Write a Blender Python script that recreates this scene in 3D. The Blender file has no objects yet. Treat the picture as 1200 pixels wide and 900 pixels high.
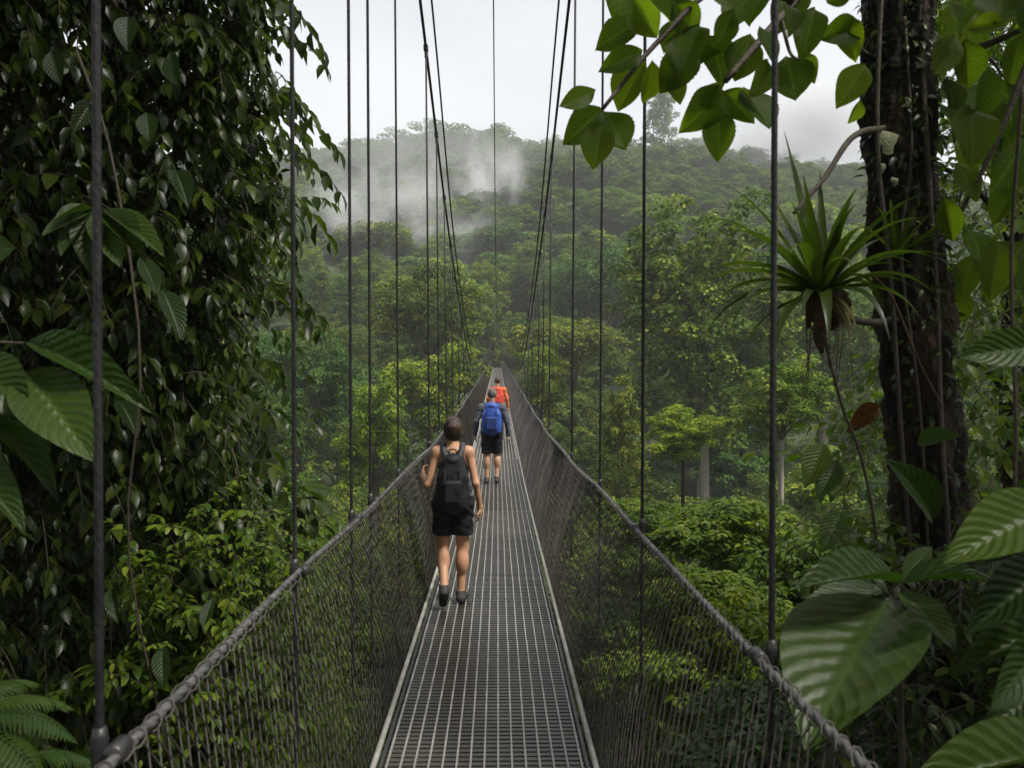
import bpy, math, random
import numpy as np
from mathutils import Vector, Matrix

SC = bpy.context.scene
COL = SC.collection
R = math.radians
rng = np.random.default_rng(7)
random.seed(7)

# ------------------------------------------------------------------ camera
CAM_Z = 1.93
YAW = math.atan(17 / 933.0)            # camera turned slightly to the right of the bridge axis
cd = bpy.data.cameras.new('camera')
cd.lens = 28.0; cd.sensor_width = 36.0
cd.clip_start = 0.05; cd.clip_end = 3000
cd.dof.use_dof = True; cd.dof.focus_distance = 10.0; cd.dof.aperture_fstop = 3.6
cam = bpy.data.objects.new('camera', cd); COL.objects.link(cam)
cam.location = (0, 0, CAM_Z); cam.rotation_euler = (R(90), 0, -YAW)
SC.camera = cam

# ------------------------------------------------------------------ sky, sun, exposure
SUN_EL, SUN_AZ = R(57), R(128)          # azimuth from +Y towards +X
w = bpy.data.worlds.new('World'); SC.world = w; w.use_nodes = True
nt = w.node_tree; nt.nodes.clear()
out = nt.nodes.new('ShaderNodeOutputWorld'); bg = nt.nodes.new('ShaderNodeBackground')
sky = nt.nodes.new('ShaderNodeTexSky'); sky.sky_type = 'NISHITA'; sky.sun_disc = False
sky.sun_elevation = SUN_EL; sky.sun_rotation = SUN_AZ
sky.air_density = 1.0; sky.dust_density = 3.0
tc = nt.nodes.new('ShaderNodeTexCoord')
mp = nt.nodes.new('ShaderNodeMapping'); mp.inputs['Scale'].default_value = (1, 1, 2.6)
nz = nt.nodes.new('ShaderNodeTexNoise'); nz.inputs['Scale'].default_value = 1.7
nz.inputs['Detail'].default_value = 4; nz.inputs['Roughness'].default_value = 0.5
cr = nt.nodes.new('ShaderNodeValToRGB')
cr.color_ramp.elements[0].position = 0.32; cr.color_ramp.elements[0].color = (0.56, 0.57, 0.60, 1)
cr.color_ramp.elements[1].position = 0.68; cr.color_ramp.elements[1].color = (0.76, 0.765, 0.785, 1)
sc10 = nt.nodes.new('ShaderNodeVectorMath'); sc10.operation = 'SCALE'; sc10.inputs['Scale'].default_value = 4.0
mx = nt.nodes.new('ShaderNodeMix'); mx.data_type = 'RGBA'; mx.inputs[0].default_value = 0.93
nt.links.new(tc.outputs['Generated'], mp.inputs['Vector']); nt.links.new(mp.outputs[0], nz.inputs['Vector'])
nt.links.new(nz.outputs['Fac'], cr.inputs[0]); nt.links.new(cr.outputs[0], sc10.inputs[0])
nt.links.new(sky.outputs[0], mx.inputs[6]); nt.links.new(sc10.outputs[0], mx.inputs[7])
nt.links.new(mx.outputs[2], bg.inputs['Color']); bg.inputs['Strength'].default_value = 0.10
nt.links.new(bg.outputs[0], out.inputs[0])

sl = bpy.data.lights.new('sun', 'SUN'); sl.energy = 1.5; sl.angle = R(10); sl.color = (1.0, 0.96, 0.88)
so = bpy.data.objects.new('sun', sl); COL.objects.link(so)
sd = Vector((math.sin(SUN_AZ) * math.cos(SUN_EL), math.cos(SUN_AZ) * math.cos(SUN_EL), math.sin(SUN_EL)))
so.rotation_euler = sd.to_track_quat('Z', 'Y').to_euler(); so.location = (0, 0, 60)

vs = SC.view_settings
vs.view_transform = 'Standard'; vs.look = 'None'; vs.exposure = 1.75; vs.gamma = 1.0; vs.use_curve_mapping = False
SC.render.engine = 'CYCLES'
cy = SC.cycles
cy.max_bounces = 5; cy.diffuse_bounces = 2; cy.glossy_bounces = 2; cy.transmission_bounces = 3
cy.volume_bounces = 1; cy.transparent_max_bounces = 4
cy.use_adaptive_sampling = True; cy.adaptive_threshold = 0.02; cy.use_denoising = True
cy.caustics_reflective = False; cy.caustics_refractive = False
cy.volume_step_rate = 1.0; cy.volume_max_steps = 64

# ------------------------------------------------------------------ helpers
def at(px, py, Y):
    """world point seen at photo pixel (px, py) whose distance along the bridge is about Y"""
    dx, dz = (px - 600) / 933.0, (450 - py) / 933.0
    c, s = math.cos(YAW), math.sin(YAW)
    return Vector((c * dx * Y + s * Y, -s * dx * Y + c * Y, CAM_Z + dz * Y))

def norm(a):
    a = np.asarray(a, float)
    return a / np.maximum(np.linalg.norm(a, axis=-1, keepdims=True), 1e-9)

def mk_mesh(name, V, tris=None, quads=None, smooth=True, tint=None, uv=None):
    me = bpy.data.meshes.new(name)
    V = np.asarray(V, np.float32).reshape(-1, 3)
    T = np.zeros((0, 3), np.int32) if tris is None or len(tris) == 0 else np.asarray(tris, np.int32)
    Q = np.zeros((0, 4), np.int32) if quads is None or len(quads) == 0 else np.asarray(quads, np.int32)
    me.vertices.add(len(V)); me.vertices.foreach_set('co', V.ravel())
    nl = T.size + Q.size
    me.loops.add(nl); me.loops.foreach_set('vertex_index', np.concatenate([T.ravel(), Q.ravel()]).astype(np.int32))
    me.polygons.add(len(T) + len(Q))
    st = np.concatenate([np.arange(len(T)) * 3, T.size + np.arange(len(Q)) * 4]).astype(np.int32)
    me.polygons.foreach_set('loop_start', st)
    me.polygons.foreach_set('use_smooth', np.full(len(T) + len(Q), bool(smooth)))
    if tint is not None:
        a = me.attributes.new('tint', 'FLOAT', 'POINT'); a.data.foreach_set('value', np.asarray(tint, np.float32))
    if uv is not None:
        a = me.attributes.new('leafuv', 'FLOAT_VECTOR', 'POINT')
        u3 = np.zeros((len(V), 3), np.float32); u3[:, :2] = uv; a.data.foreach_set('vector', u3.ravel())
    me.update(calc_edges=True); me.validate()
    return me

class MB:
    """collects pieces of one part"""
    def __init__(s): s.v = []; s.t = []; s.q = []; s.n = 0
    def add(s, V, tris=None, quads=None):
        V = np.asarray(V, float).reshape(-1, 3)
        if tris is not None and len(tris): s.t.append(np.asarray(tris) + s.n)
        if quads is not None and len(quads): s.q.append(np.asarray(quads) + s.n)
        s.v.append(V); s.n += len(V); return s
    def box(s, c, h, rot=None):
        P = np.array([(x, y, z) for x in (-1, 1) for y in (-1, 1) for z in (-1, 1)], float) * np.array(h)
        if rot is not None: P = P @ np.array(rot).T
        return s.add(P + np.array(c), quads=[(0, 1, 3, 2), (4, 6, 7, 5), (0, 4, 5, 1), (2, 3, 7, 6), (0, 2, 6, 4), (1, 5, 7, 3)])
    def tube(s, pts, rad, sides=8, caps=True):
        V, Q, T = tube(pts, rad, sides, caps); return s.add(V, T, Q)
    def mesh(s, name, smooth=True, **k):
        return mk_mesh(name, np.concatenate(s.v), np.concatenate(s.t) if s.t else None, np.concatenate(s.q) if s.q else None, smooth, **k)
    def build(s, name, mat, parent=None, smooth=True, **k): return obj(name, s.mesh(name, smooth, **k), mat, parent)

def tube(pts, rad, sides=8, caps=True, twist=None, lobe=None):
    P = np.asarray([tuple(p) for p in pts], float); n = len(P)
    rad = np.broadcast_to(np.asarray(rad, float), (n,))
    Tn = norm(np.gradient(P, axis=0))
    ref = np.array([0, 0, 1.0]) if abs(Tn[:, 2]).mean() < 0.8 else np.array([1.0, 0, 0])
    A = norm(np.cross(Tn, ref)); B = np.cross(Tn, A)
    th = np.arange(sides) * 2 * math.pi / sides
    if twist is None: tw = np.zeros(n)
    else: tw = twist
    TH = th[None, :] + tw[:, None]
    rr = rad[:, None] * (np.ones(sides)[None, :] if lobe is None else lobe[None, :])
    V = P[:, None, :] + rr[..., None] * (np.cos(TH)[..., None] * A[:, None, :] + np.sin(TH)[..., None] * B[:, None, :])
    i = np.arange(n - 1)[:, None] * sides; j = np.arange(sides)[None, :]; k = (j + 1) % sides
    Q = np.stack([i + j, i + k, i + sides + k, i + sides + j], -1).reshape(-1, 4)
    T = []
    if caps:
        for q in range(1, sides - 1):
            T.append((0, q + 1, q)); b = (n - 1) * sides; T.append((b, b + q, b + q + 1))
    return V.reshape(-1, 3), Q, np.array(T, int).reshape(-1, 3)

def obj(name, me, mat=None, parent=None):
    o = bpy.data.objects.new(name, me); COL.objects.link(o)
    if mat is not None and len(me.materials) == 0: me.materials.append(mat)
    if parent is not None: o.parent = parent
    return o

def empty(name, loc=(0, 0, 0), rz=0.0):
    o = bpy.data.objects.new(name, None); COL.objects.link(o); o.location = loc
    o.rotation_euler = (0, 0, rz); o.empty_display_size = 0.2; return o

def tag(o, label=None, cat=None, group=None, kind=None):
    if label: o['label'] = label
    if cat: o['category'] = cat
    if group: o['group'] = group
    if kind: o['kind'] = kind
    return o

def smooth_path(pts, n=24):
    P = np.array([tuple(p) for p in pts], float); m = len(P)
    if m == 2: return P[0] + (P[1] - P[0]) * np.linspace(0, 1, n)[:, None]
    ext = np.vstack([2 * P[0] - P[1], P, 2 * P[-1] - P[-2]])
    o = []
    for t in np.linspace(0, m - 1 - 1e-6, n):
        i = int(t); f = t - i; a, b, c, d = ext[i:i + 4]
        o.append(0.5 * (2 * b + (c - a) * f + (2 * a - 5 * b + 4 * c - d) * f * f + (3 * b - a - 3 * c + d) * f ** 3))
    return np.array(o)

# ------------------------------------------------------------------ materials
def mat(name):
    m = bpy.data.materials.new(name); m.use_nodes = True; n = m.node_tree
    return m, n, n.nodes['Principled BSDF'], n.nodes['Material Output']

def ramp(n, stops):
    r = n.nodes.new('ShaderNodeValToRGB')
    while len(r.color_ramp.elements) < len(stops): r.color_ramp.elements.new(0.5)
    for e, (p, c) in zip(r.color_ramp.elements, stops): e.position = p; e.color = (*c, 1)
    return r

def noisy(name, stops, scale=8, detail=5, rough=0.6, bump=0.3, bscale=None, metal=0.0, stretch=(1, 1, 1), spec=0.5, objcol=False, bdist=0.02):
    m, n, b, o = mat(name)
    t = n.nodes.new('ShaderNodeTexCoord'); mp = n.nodes.new('ShaderNodeMapping'); mp.inputs['Scale'].default_value = stretch
    z = n.nodes.new('ShaderNodeTexNoise'); z.inputs['Scale'].default_value = scale; z.inputs['Detail'].default_value = detail
    n.links.new(t.outputs['Object'], mp.inputs[0]); n.links.new(mp.outputs[0], z.inputs['Vector'])
    r = ramp(n, stops); n.links.new(z.outputs['Fac'], r.inputs[0])
    src = r.outputs[0]
    if objcol:
        oi = n.nodes.new('ShaderNodeObjectInfo'); mm = n.nodes.new('ShaderNodeMix'); mm.data_type = 'RGBA'; mm.blend_type = 'MULTIPLY'; mm.inputs[0].default_value = 1
        n.links.new(src, mm.inputs[6]); n.links.new(oi.outputs['Color'], mm.inputs[7]); src = mm.outputs[2]
    n.links.new(src, b.inputs['Base Color'])
    b.inputs['Roughness'].default_value = rough; b.inputs['Metallic'].default_value = metal; b.inputs['Specular IOR Level'].default_value = spec
    if bump:
        z2 = n.nodes.new('ShaderNodeTexNoise'); z2.inputs['Scale'].default_value = bscale or scale * 2.5; z2.inputs['Detail'].default_value = 4
        n.links.new(mp.outputs[0], z2.inputs['Vector'])
        bp = n.nodes.new('ShaderNodeBump'); bp.inputs['Strength'].default_value = bump; bp.inputs['Distance'].default_value = bdist
        n.links.new(z2.outputs['Fac'], bp.inputs['Height']); n.links.new(bp.outputs[0], b.inputs['Normal'])
    return m

def leafmat(name, c1, c2, c3=None, rough=0.35, trans=0.35, spec=0.5, veins=0.0, vb=0.30, tr=(1.25, 1.45, 0.45)):
    """leaf: colour differs from leaf to leaf, light passes through; veins from the leaf's own length/width coordinates"""
    m, n, b, o = mat(name); N = n.nodes; K = n.links.new
    at_ = N.new('ShaderNodeAttribute'); at_.attribute_name = 'tint'
    oi = N.new('ShaderNodeObjectInfo')
    ad = N.new('ShaderNodeMath'); ad.operation = 'ADD'; fr = N.new('ShaderNodeMath'); fr.operation = 'FRACT'
    K(at_.outputs['Fac'], ad.inputs[0]); K(oi.outputs['Random'], ad.inputs[1]); K(ad.outputs[0], fr.inputs[0])
    r = ramp(n, [(0.0, c1), (0.75, c2), (1.0, c3 or c2)]); K(fr.outputs[0], r.inputs[0])
    mm = N.new('ShaderNodeMix'); mm.data_type = 'RGBA'; mm.blend_type = 'MULTIPLY'; mm.inputs[0].default_value = 1
    K(r.outputs[0], mm.inputs[6]); K(oi.outputs['Color'], mm.inputs[7]); src = mm.outputs[2]
    nrm = None
    if veins:
        uv = N.new('ShaderNodeAttribute'); uv.attribute_name = 'leafuv'
        sp = N.new('ShaderNodeSeparateXYZ'); K(uv.outputs['Vector'], sp.inputs[0])
        ab = N.new('ShaderNodeMath'); ab.operation = 'ABSOLUTE'; K(sp.outputs[1], ab.inputs[0])
        ma = N.new('ShaderNodeMath'); ma.operation = 'MULTIPLY_ADD'; K(ab.outputs[0], ma.inputs[0]); ma.inputs[1].default_value = -0.55; K(sp.outputs[0], ma.inputs[2])
        fq = N.new('ShaderNodeMath'); fq.operation = 'MULTIPLY'; K(ma.outputs[0], fq.inputs[0]); fq.inputs[1].default_value = 2 * math.pi * 11
        sn = N.new('ShaderNodeMath'); sn.operation = 'COSINE'; K(fq.outputs[0], sn.inputs[0])
        pw = N.new('ShaderNodeMapRange'); K(sn.outputs[0], pw.inputs[0]); pw.inputs[1].default_value = 0.88; pw.inputs[2].default_value = 1.0
        md = N.new('ShaderNodeMapRange'); K(ab.outputs[0], md.inputs[0]); md.inputs[1].default_value = 0.05; md.inputs[2].default_value = 0.015; md.inputs[3].default_value = 0; md.inputs[4].default_value = 1
        mxv = N.new('ShaderNodeMath'); mxv.operation = 'MAXIMUM'; K(pw.outputs[0], mxv.inputs[0]); K(md.outputs[0], mxv.inputs[1])
        tx = N.new('ShaderNodeTexCoord'); nz_ = N.new('ShaderNodeTexNoise'); nz_.inputs['Scale'].default_value = 14; nz_.inputs['Detail'].default_value = 4
        K(uv.outputs['Vector'], nz_.inputs['Vector'])
        mv = N.new('ShaderNodeMix'); mv.data_type = 'RGBA'; mv.blend_type = 'MULTIPLY'
        mr = N.new('ShaderNodeMapRange'); K(nz_.outputs['Fac'], mr.inputs[0]); mr.inputs[1].default_value = 0.35; mr.inputs[2].default_value = 0.75; mr.inputs[3].default_value = 0; mr.inputs[4].default_value = 0.6
        K(mr.outputs[0], mv.inputs[0]); K(src, mv.inputs[6]); mv.inputs[7].default_value = (0.65, 0.7, 0.5, 1); src = mv.outputs[2]
        of = N.new('ShaderNodeVectorMath'); of.operation = 'ADD'; K(uv.outputs['Vector'], of.inputs[0]); K(oi.outputs['Random'], of.inputs[1])
        bl = N.new('ShaderNodeTexNoise'); bl.inputs['Scale'].default_value = 9; bl.inputs['Detail'].default_value = 5; K(of.outputs[0], bl.inputs['Vector'])
        br_ = N.new('ShaderNodeMapRange'); K(bl.outputs['Fac'], br_.inputs[0]); br_.inputs[1].default_value = 0.66; br_.inputs[2].default_value = 0.70; br_.inputs[3].default_value = 0; br_.inputs[4].default_value = 0.8
        mb_ = N.new('ShaderNodeMix'); mb_.data_type = 'RGBA'; K(br_.outputs[0], mb_.inputs[0]); K(src, mb_.inputs[6]); mb_.inputs[7].default_value = (0.07, 0.05, 0.018, 1); src = mb_.outputs[2]
        mw = N.new('ShaderNodeMix'); mw.data_type = 'RGBA'; mw.blend_type = 'MIX'
        vf = N.new('ShaderNodeMath'); vf.operation = 'MULTIPLY'; K(mxv.outputs[0], vf.inputs[0]); vf.inputs[1].default_value = veins
        K(vf.outputs[0], mw.inputs[0]); K(src, mw.inputs[6]); mw.inputs[7].default_value = (0.16, 0.24, 0.08, 1); src = mw.outputs[2]
        bp = N.new('ShaderNodeBump'); bp.inputs['Strength'].default_value = vb; bp.inputs['Distance'].default_value = 0.004
        bs = N.new('ShaderNodeMath'); bs.operation = 'MULTIPLY_ADD'; K(nz_.outputs['Fac'], bs.inputs[0]); bs.inputs[1].default_value = 0.6; K(sn.outputs[0], bs.inputs[2])
        K(bs.outputs[0], bp.inputs['Height']); nrm = bp.outputs[0]
    K(src, b.inputs['Base Color']); b.inputs['Roughness'].default_value = rough; b.inputs['Specular IOR Level'].default_value = spec
    if nrm is not None: K(nrm, b.inputs['Normal'])
    tl = N.new('ShaderNodeBsdfTranslucent'); tm = N.new('ShaderNodeVectorMath'); tm.operation = 'MULTIPLY'
    K(src, tm.inputs[0]); tm.inputs[1].default_value = tr; K(tm.outputs[0], tl.inputs['Color'])
    mixs = N.new('ShaderNodeMixShader'); mixs.inputs[0].default_value = trans
    K(b.outputs[0], mixs.inputs[1]); K(tl.outputs[0], mixs.inputs[2]); K(mixs.outputs[0], o.inputs['Surface'])
    return m

M = {}
M['crown'] = leafmat('forest_leaf', (0.040, 0.082, 0.014), (0.108, 0.168, 0.024), (0.23, 0.265, 0.045), rough=0.5, trans=0.28, spec=0.10)
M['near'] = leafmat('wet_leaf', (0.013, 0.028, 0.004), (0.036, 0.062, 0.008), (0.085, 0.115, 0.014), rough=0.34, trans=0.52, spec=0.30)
M['shrub'] = leafmat('shrub_leaf', (0.034, 0.072, 0.012), (0.072, 0.120, 0.018), (0.145, 0.185, 0.032), rough=0.38, trans=0.46, spec=0.24)
M['broad'] = leafmat('broad_leaf', (0.024, 0.056, 0.008), (0.042, 0.082, 0.010), (0.06, 0.10, 0.012), rough=0.40, trans=0.42, spec=0.34, veins=0.20)
M['fig'] = leafmat('canopy_leaf', (0.034, 0.066, 0.009), (0.055, 0.095, 0.012), (0.070, 0.11, 0.014), rough=0.48, trans=0.70, spec=0.12, veins=0.22, vb=0.08, tr=(3.2, 3.0, .6))
M['dead'] = leafmat('dead_leaf', (0.085, 0.035, 0.014), (0.12, 0.05, 0.018), rough=0.7, trans=0.3, spec=0.2, veins=0.3, tr=(1.3, 0.9, 0.5))
M['brom'] = leafmat('bromeliad_leaf', (0.032, 0.060, 0.009), (0.056, 0.088, 0.012), (0.08, 0.11, 0.018), rough=0.36, trans=0.45, spec=0.4)
M['fern'] = leafmat('fern_leaf', (0.024, 0.055, 0.008), (0.042, 0.078, 0.010), rough=0.4, trans=0.4, spec=0.3)
M['bark'] = noisy('mossy_bark', [(0.34, (0.006, 0.005, 0.004)), (0.50, (0.017, 0.012, 0.008)), (0.57, (0.040, 0.023, 0.011)), (0.63, (0.018, 0.023, 0.006)), (0.76, (0.060, 0.066, 0.014))], scale=6.5, rough=0.8, bump=1.0, bscale=30, stretch=(1, 1, 0.5), bdist=0.03, spec=0.25, detail=9)
M['pale_bark'] = noisy('pale_bark', [(0.3, (0.13, 0.115, 0.085)), (0.7, (0.30, 0.27, 0.21))], scale=1.2, rough=0.85, bump=0.4, stretch=(1, 1, 0.5))
M['twig'] = noisy('twig_bark', [(0.3, (0.03, 0.022, 0.014)), (0.7, (0.075, 0.055, 0.03))], scale=30, rough=0.7, bump=0.4)
M['root'] = noisy('root_mass', [(0.3, (0.045, 0.022, 0.012)), (0.7, (0.13, 0.065, 0.032))], scale=25, rough=0.9, bump=0.6)
M['lichen'] = noisy('lichen', [(0.3, (0.20, 0.22, 0.12)), (0.7, (0.33, 0.34, 0.20))], scale=40, rough=0.9, bump=0.4)
M['soil'] = noisy('forest_floor', [(0.3, (0.018, 0.028, 0.010)), (0.55, (0.04, 0.06, 0.018)), (0.75, (0.06, 0.08, 0.025))], scale=0.5, rough=0.95, bump=0.5, detail=8)
M['steel'] = noisy('dark_steel', [(0.3, (0.035, 0.035, 0.037)), (0.7, (0.085, 0.082, 0.078))], scale=9, rough=0.42, bump=0.2, metal=0.55)
M['cable'] = noisy('wet_cable', [(0.3, (0.012, 0.012, 0.014)), (0.7, (0.032, 0.031, 0.030))], scale=30, rough=0.45, bump=0.35, metal=0.0, spec=0.25, stretch=(1, 1, 0.3))
M['rope'] = noisy('grey_wire_rope', [(0.3, (0.06, 0.058, 0.056)), (0.7, (0.17, 0.165, 0.158))], scale=14, rough=0.5, bump=0.3, metal=0.35)
M['net'] = noisy('net_wire', [(0.3, (0.032, 0.027, 0.023)), (0.7, (0.095, 0.082, 0.070))], scale=3, rough=0.5, bump=0, metal=0.1)
M['galv'] = noisy('worn_galvanised', [(0.3, (0.24, 0.23, 0.20)), (0.55, (0.42, 0.41, 0.37)), (0.75, (0.52, 0.51, 0.47))], scale=6, rough=0.45, bump=0.25, metal=0.35)
M['bar'] = noisy('worn_bar', [(0.3, (0.22, 0.21, 0.185)), (0.55, (0.36, 0.345, 0.31)), (0.75, (0.46, 0.445, 0.41))], scale=5, rough=0.5, bump=0.25, metal=0.15)
M['slat'] = noisy('wet_slat', [(0.28, (0.028, 0.027, 0.020)), (0.5, (0.056, 0.054, 0.044)), (0.72, (0.092, 0.089, 0.078))], scale=2.2, rough=0.36, spec=0.5, bump=0.35, detail=8, bscale=40, objcol=True, bdist=0.004)
M['concrete'] = noisy('concrete', [(0.3, (0.16, 0.16, 0.14)), (0.7, (0.30, 0.29, 0.26))], scale=2, rough=0.9, bump=0.3)
M['skin'] = noisy('skin', [(0.3, (0.46, 0.235, 0.13)), (0.7, (0.56, 0.31, 0.19))], scale=5, rough=0.5, bump=0)
M['skin2'] = noisy('skin_fair', [(0.3, (0.42, 0.235, 0.15)), (0.7, (0.50, 0.30, 0.20))], scale=5, rough=0.5, bump=0)
M['black'] = noisy('black_cloth', [(0.3, (0.010, 0.010, 0.012)), (0.7, (0.022, 0.022, 0.025))], scale=14, rough=0.8, bump=0.5, bscale=26, bdist=0.012, spec=0.2)
M['pack'] = noisy('black_nylon', [(0.3, (0.010, 0.010, 0.012)), (0.7, (0.026, 0.026, 0.030))], scale=12, rough=0.55, bump=0.6, bscale=18, bdist=0.014, spec=0.2)
M['strap'] = noisy('black_webbing', [(0.3, (0.022, 0.022, 0.025)), (0.7, (0.05, 0.05, 0.055))], scale=40, rough=0.6, bump=0.2)
M['hair'] = noisy('brown_hair', [(0.35, (0.012, 0.007, 0.004)), (0.65, (0.075, 0.036, 0.018))], scale=30, rough=0.45, bump=0.6, bscale=60, stretch=(1, 1, 0.3), bdist=0.01)
M['hairg'] = noisy('grey_hair', [(0.3, (0.09, 0.08, 0.07)), (0.7, (0.20, 0.18, 0.16))], scale=40, rough=0.7, bump=0.4)
M['shoe'] = noisy('dark_shoe', [(0.3, (0.02, 0.02, 0.022)), (0.7, (0.06, 0.055, 0.05))], scale=18, rough=0.7, bump=0.3)
M['sole'] = noisy('shoe_sole', [(0.3, (0.012, 0.012, 0.012)), (0.7, (0.035, 0.033, 0.03))], scale=18, rough=0.8, bump=0.2)
M['sock'] = noisy('grey_sock', [(0.3, (0.10, 0.10, 0.10)), (0.7, (0.18, 0.18, 0.18))], scale=30, rough=0.9, bump=0.2)
M['grey_shirt'] = noisy('slate_shirt', [(0.3, (0.055, 0.062, 0.078)), (0.7, (0.105, 0.115, 0.14))], scale=10, rough=0.85, bump=0.5, bscale=20, bdist=0.012)
M['blue'] = noisy('blue_nylon', [(0.3, (0.016, 0.055, 0.28)), (0.7, (0.035, 0.11, 0.45))], scale=10, rough=0.5, bump=0.6, bscale=16, bdist=0.014)
M['darkblue'] = noisy('navy_nylon', [(0.3, (0.012, 0.03, 0.14)), (0.7, (0.02, 0.05, 0.22))], scale=10, rough=0.6, bump=0.4)
M['orange'] = noisy('orange_cloth', [(0.3, (0.55, 0.11, 0.035)), (0.7, (0.72, 0.20, 0.08))], scale=9, rough=0.8, bump=0.4, bscale=18, bdist=0.012)
M['redpack'] = noisy('red_nylon', [(0.3, (0.50, 0.035, 0.02)), (0.7, (0.68, 0.08, 0.04))], scale=9, rough=0.55, bump=0.4, bdist=0.012)

# ------------------------------------------------------------------ ground
def noise2(x, y, s=1.0, seed=0):
    r = np.random.default_rng(seed); z = 0
    for k in range(6):
        a = r.uniform(0, 2 * math.pi); f = s * (0.6 + 0.5 * k); p = r.uniform(0, 6.28)
        z = z + np.sin((x * math.cos(a) + y * math.sin(a)) * f + p) / (1 + 0.45 * k)
    return z / 2.6

def ground(x, y):
    x = np.asarray(x, float); y = np.asarray(y, float)
    yy = y + noise2(x, y, 0.012, 3) * np.clip((np.abs(x) - 8) / 60, 0, 1) * 22
    h = np.interp(yy, [-150, -40, -9, -4, 2, 8, 16, 30, 45, 62, 85, 104, 113, 122, 150, 200, 250, 300, 345, 400, 520, 800],
                  [14, 5, -0.3, -1.6, -7, -11, -16, -22, -25, -24, -15, -4, 2.6, 4.0, 11, 35, 61, 84, 93, 84, 55, 30])
    far = np.clip((yy - 130) / 90, 0, 1)
    h = h + far * (noise2(x, y, 0.035, 5) * 7 + noise2(x, y, 0.013, 8) * 5)
    h = h - far * np.clip((x - 60) / 260, 0, 1) * 45 - far * np.clip((-x - 90) / 260, 0, 1) * 30
    mid = np.clip((yy - 4) / 20, 0, 1) * (1 - far) * np.clip((np.abs(x) - 3) / 10, 0, 1)
    h = h + mid * noise2(x, y, 0.09, 11) * 2.2
    return h

gx = np.concatenate([np.linspace(-620, -130, 36), np.linspace(-125, 125, 101), np.linspace(130, 620, 36)])
gy = np.concatenate([np.linspace(-150, -12, 20), np.linspace(-10, 140, 90), np.linspace(143, 400, 66), np.linspace(408, 800, 28)])
GX, GY = np.meshgrid(gx, gy); GZ = ground(GX, GY)
nx, ny = len(gx), len(gy)
i = (np.arange(ny - 1)[:, None] * nx + np.arange(nx - 1)[None, :]).ravel()
tag(obj('ground', mk_mesh('ground', np.stack([GX, GY, GZ], -1), quads=np.stack([i, i + 1, i + nx + 1, i + nx], -1)), M['soil']), kind='structure')

# ------------------------------------------------------------------ suspension bridge
BX = -0.065                                   # bridge centre line
RX = -0.035                                  # middle between the hand cables
RH, DH = 0.87, 0.54                          # half widths at the hand cables and at the deck
Y0, Y1 = -4.0, 116.0
def zd(y): return 0.042 * 2.0 * np.logaddexp(0, (np.asarray(y, float) - 13) / 2.0)
def zr(y):
    y = np.asarray(y, float); return zd(y) + 1.055
BR = tag(empty('suspension_bridge', (BX, 56, 2)), 'long narrow footbridge of metal grating slung on dark cables with netted sides', 'footbridge')
BRI = Matrix.Translation(-BR.location)
def part(o):                                  # keep world-space geometry under the bridge's own origin
    o.parent = BR; o.matrix_parent_inverse = BRI; return o

NB, PL = 15, 2.0
bar_me = MB().box((0, PL / 2, -0.014), (0.0045, PL / 2 - 0.003, 0.014)).mesh('bearing_bar', False); bar_me.materials.append(M['bar'])
bar_x = np.linspace(-DH + 0.045, DH - 0.045, NB)
rods = MB()
for k in range(40):
    rods.box((0, 0.025 + k * 0.05, -0.019), (DH - 0.03, 0.0170, 0.006))
rod_me = rods.mesh('cross_slats', False); rod_me.materials.append(M['slat'])
fr = MB()
for s in (-1, 1): fr.box((s * (DH - 0.018), PL / 2, -0.022), (0.009, PL / 2 - 0.002, 0.026))
for yy in (0.012, PL - 0.012): fr.box((0, yy, -0.036), (DH - 0.03, 0.008, 0.010))
fr_me = fr.mesh('deck_panel', False); fr_me.materials.append(M['steel'])
far_panel = MB()
for x in bar_x: far_panel.box((x, PL / 2, -0.014), (0.0065, PL / 2 - 0.002, 0.014))
for s in (-1, 1): far_panel.box((s * (DH - 0.018), PL / 2, -0.022), (0.009, PL / 2 - 0.002, 0.026))
fb_me = far_panel.mesh('deck_panel', False); fb_me.materials.append(M['bar'])
npan = int((Y1 - Y0) / PL)
for k in range(npan):
    ya = Y0 + k * PL; za, zb = float(zd(ya)), float(zd(ya + PL))
    near = ya < 18
    p = obj('deck_panel', fr_me if near else fb_me); part(p)
    p.location = (BX + random.uniform(-0.003, 0.003), ya, za); p.rotation_euler = (math.atan2(zb - za, PL), 0, random.uniform(-0.0012, 0.0012))
    s = obj('cross_slats', rod_me, None, p); s['kind'] = 'stuff'
    g = random.uniform(0.62, 1.3); s.color = (g * random.uniform(0.95, 1.08), g, g * random.uniform(0.85, 1.05), 1)
    if near:
        for x in bar_x:
            b = obj('bearing_bar', bar_me, None, p); b.location = (x, 0, 0.0); b.rotation_euler = (0, 0, random.uniform(-0.0016, 0.0016))

ys = np.concatenate([np.linspace(Y0, 20, 49), np.linspace(22, Y1, 48)])
for s in (-1, 1):
    V = np.stack([np.full_like(ys, BX + s * (DH + 0.018)), ys, zd(ys) + 0.012], -1)
    part(MB().tube(V, 0.016, 10).build('edge_pipe', M['bar']))
    # stays along under the deck edge
    V = np.stack([np.full_like(ys, BX + s * (DH - 0.06)), ys, zd(ys) - 0.11], -1)
    part(MB().tube(V, 0.016, 6).build('floor_cable', M['cable']))

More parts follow.
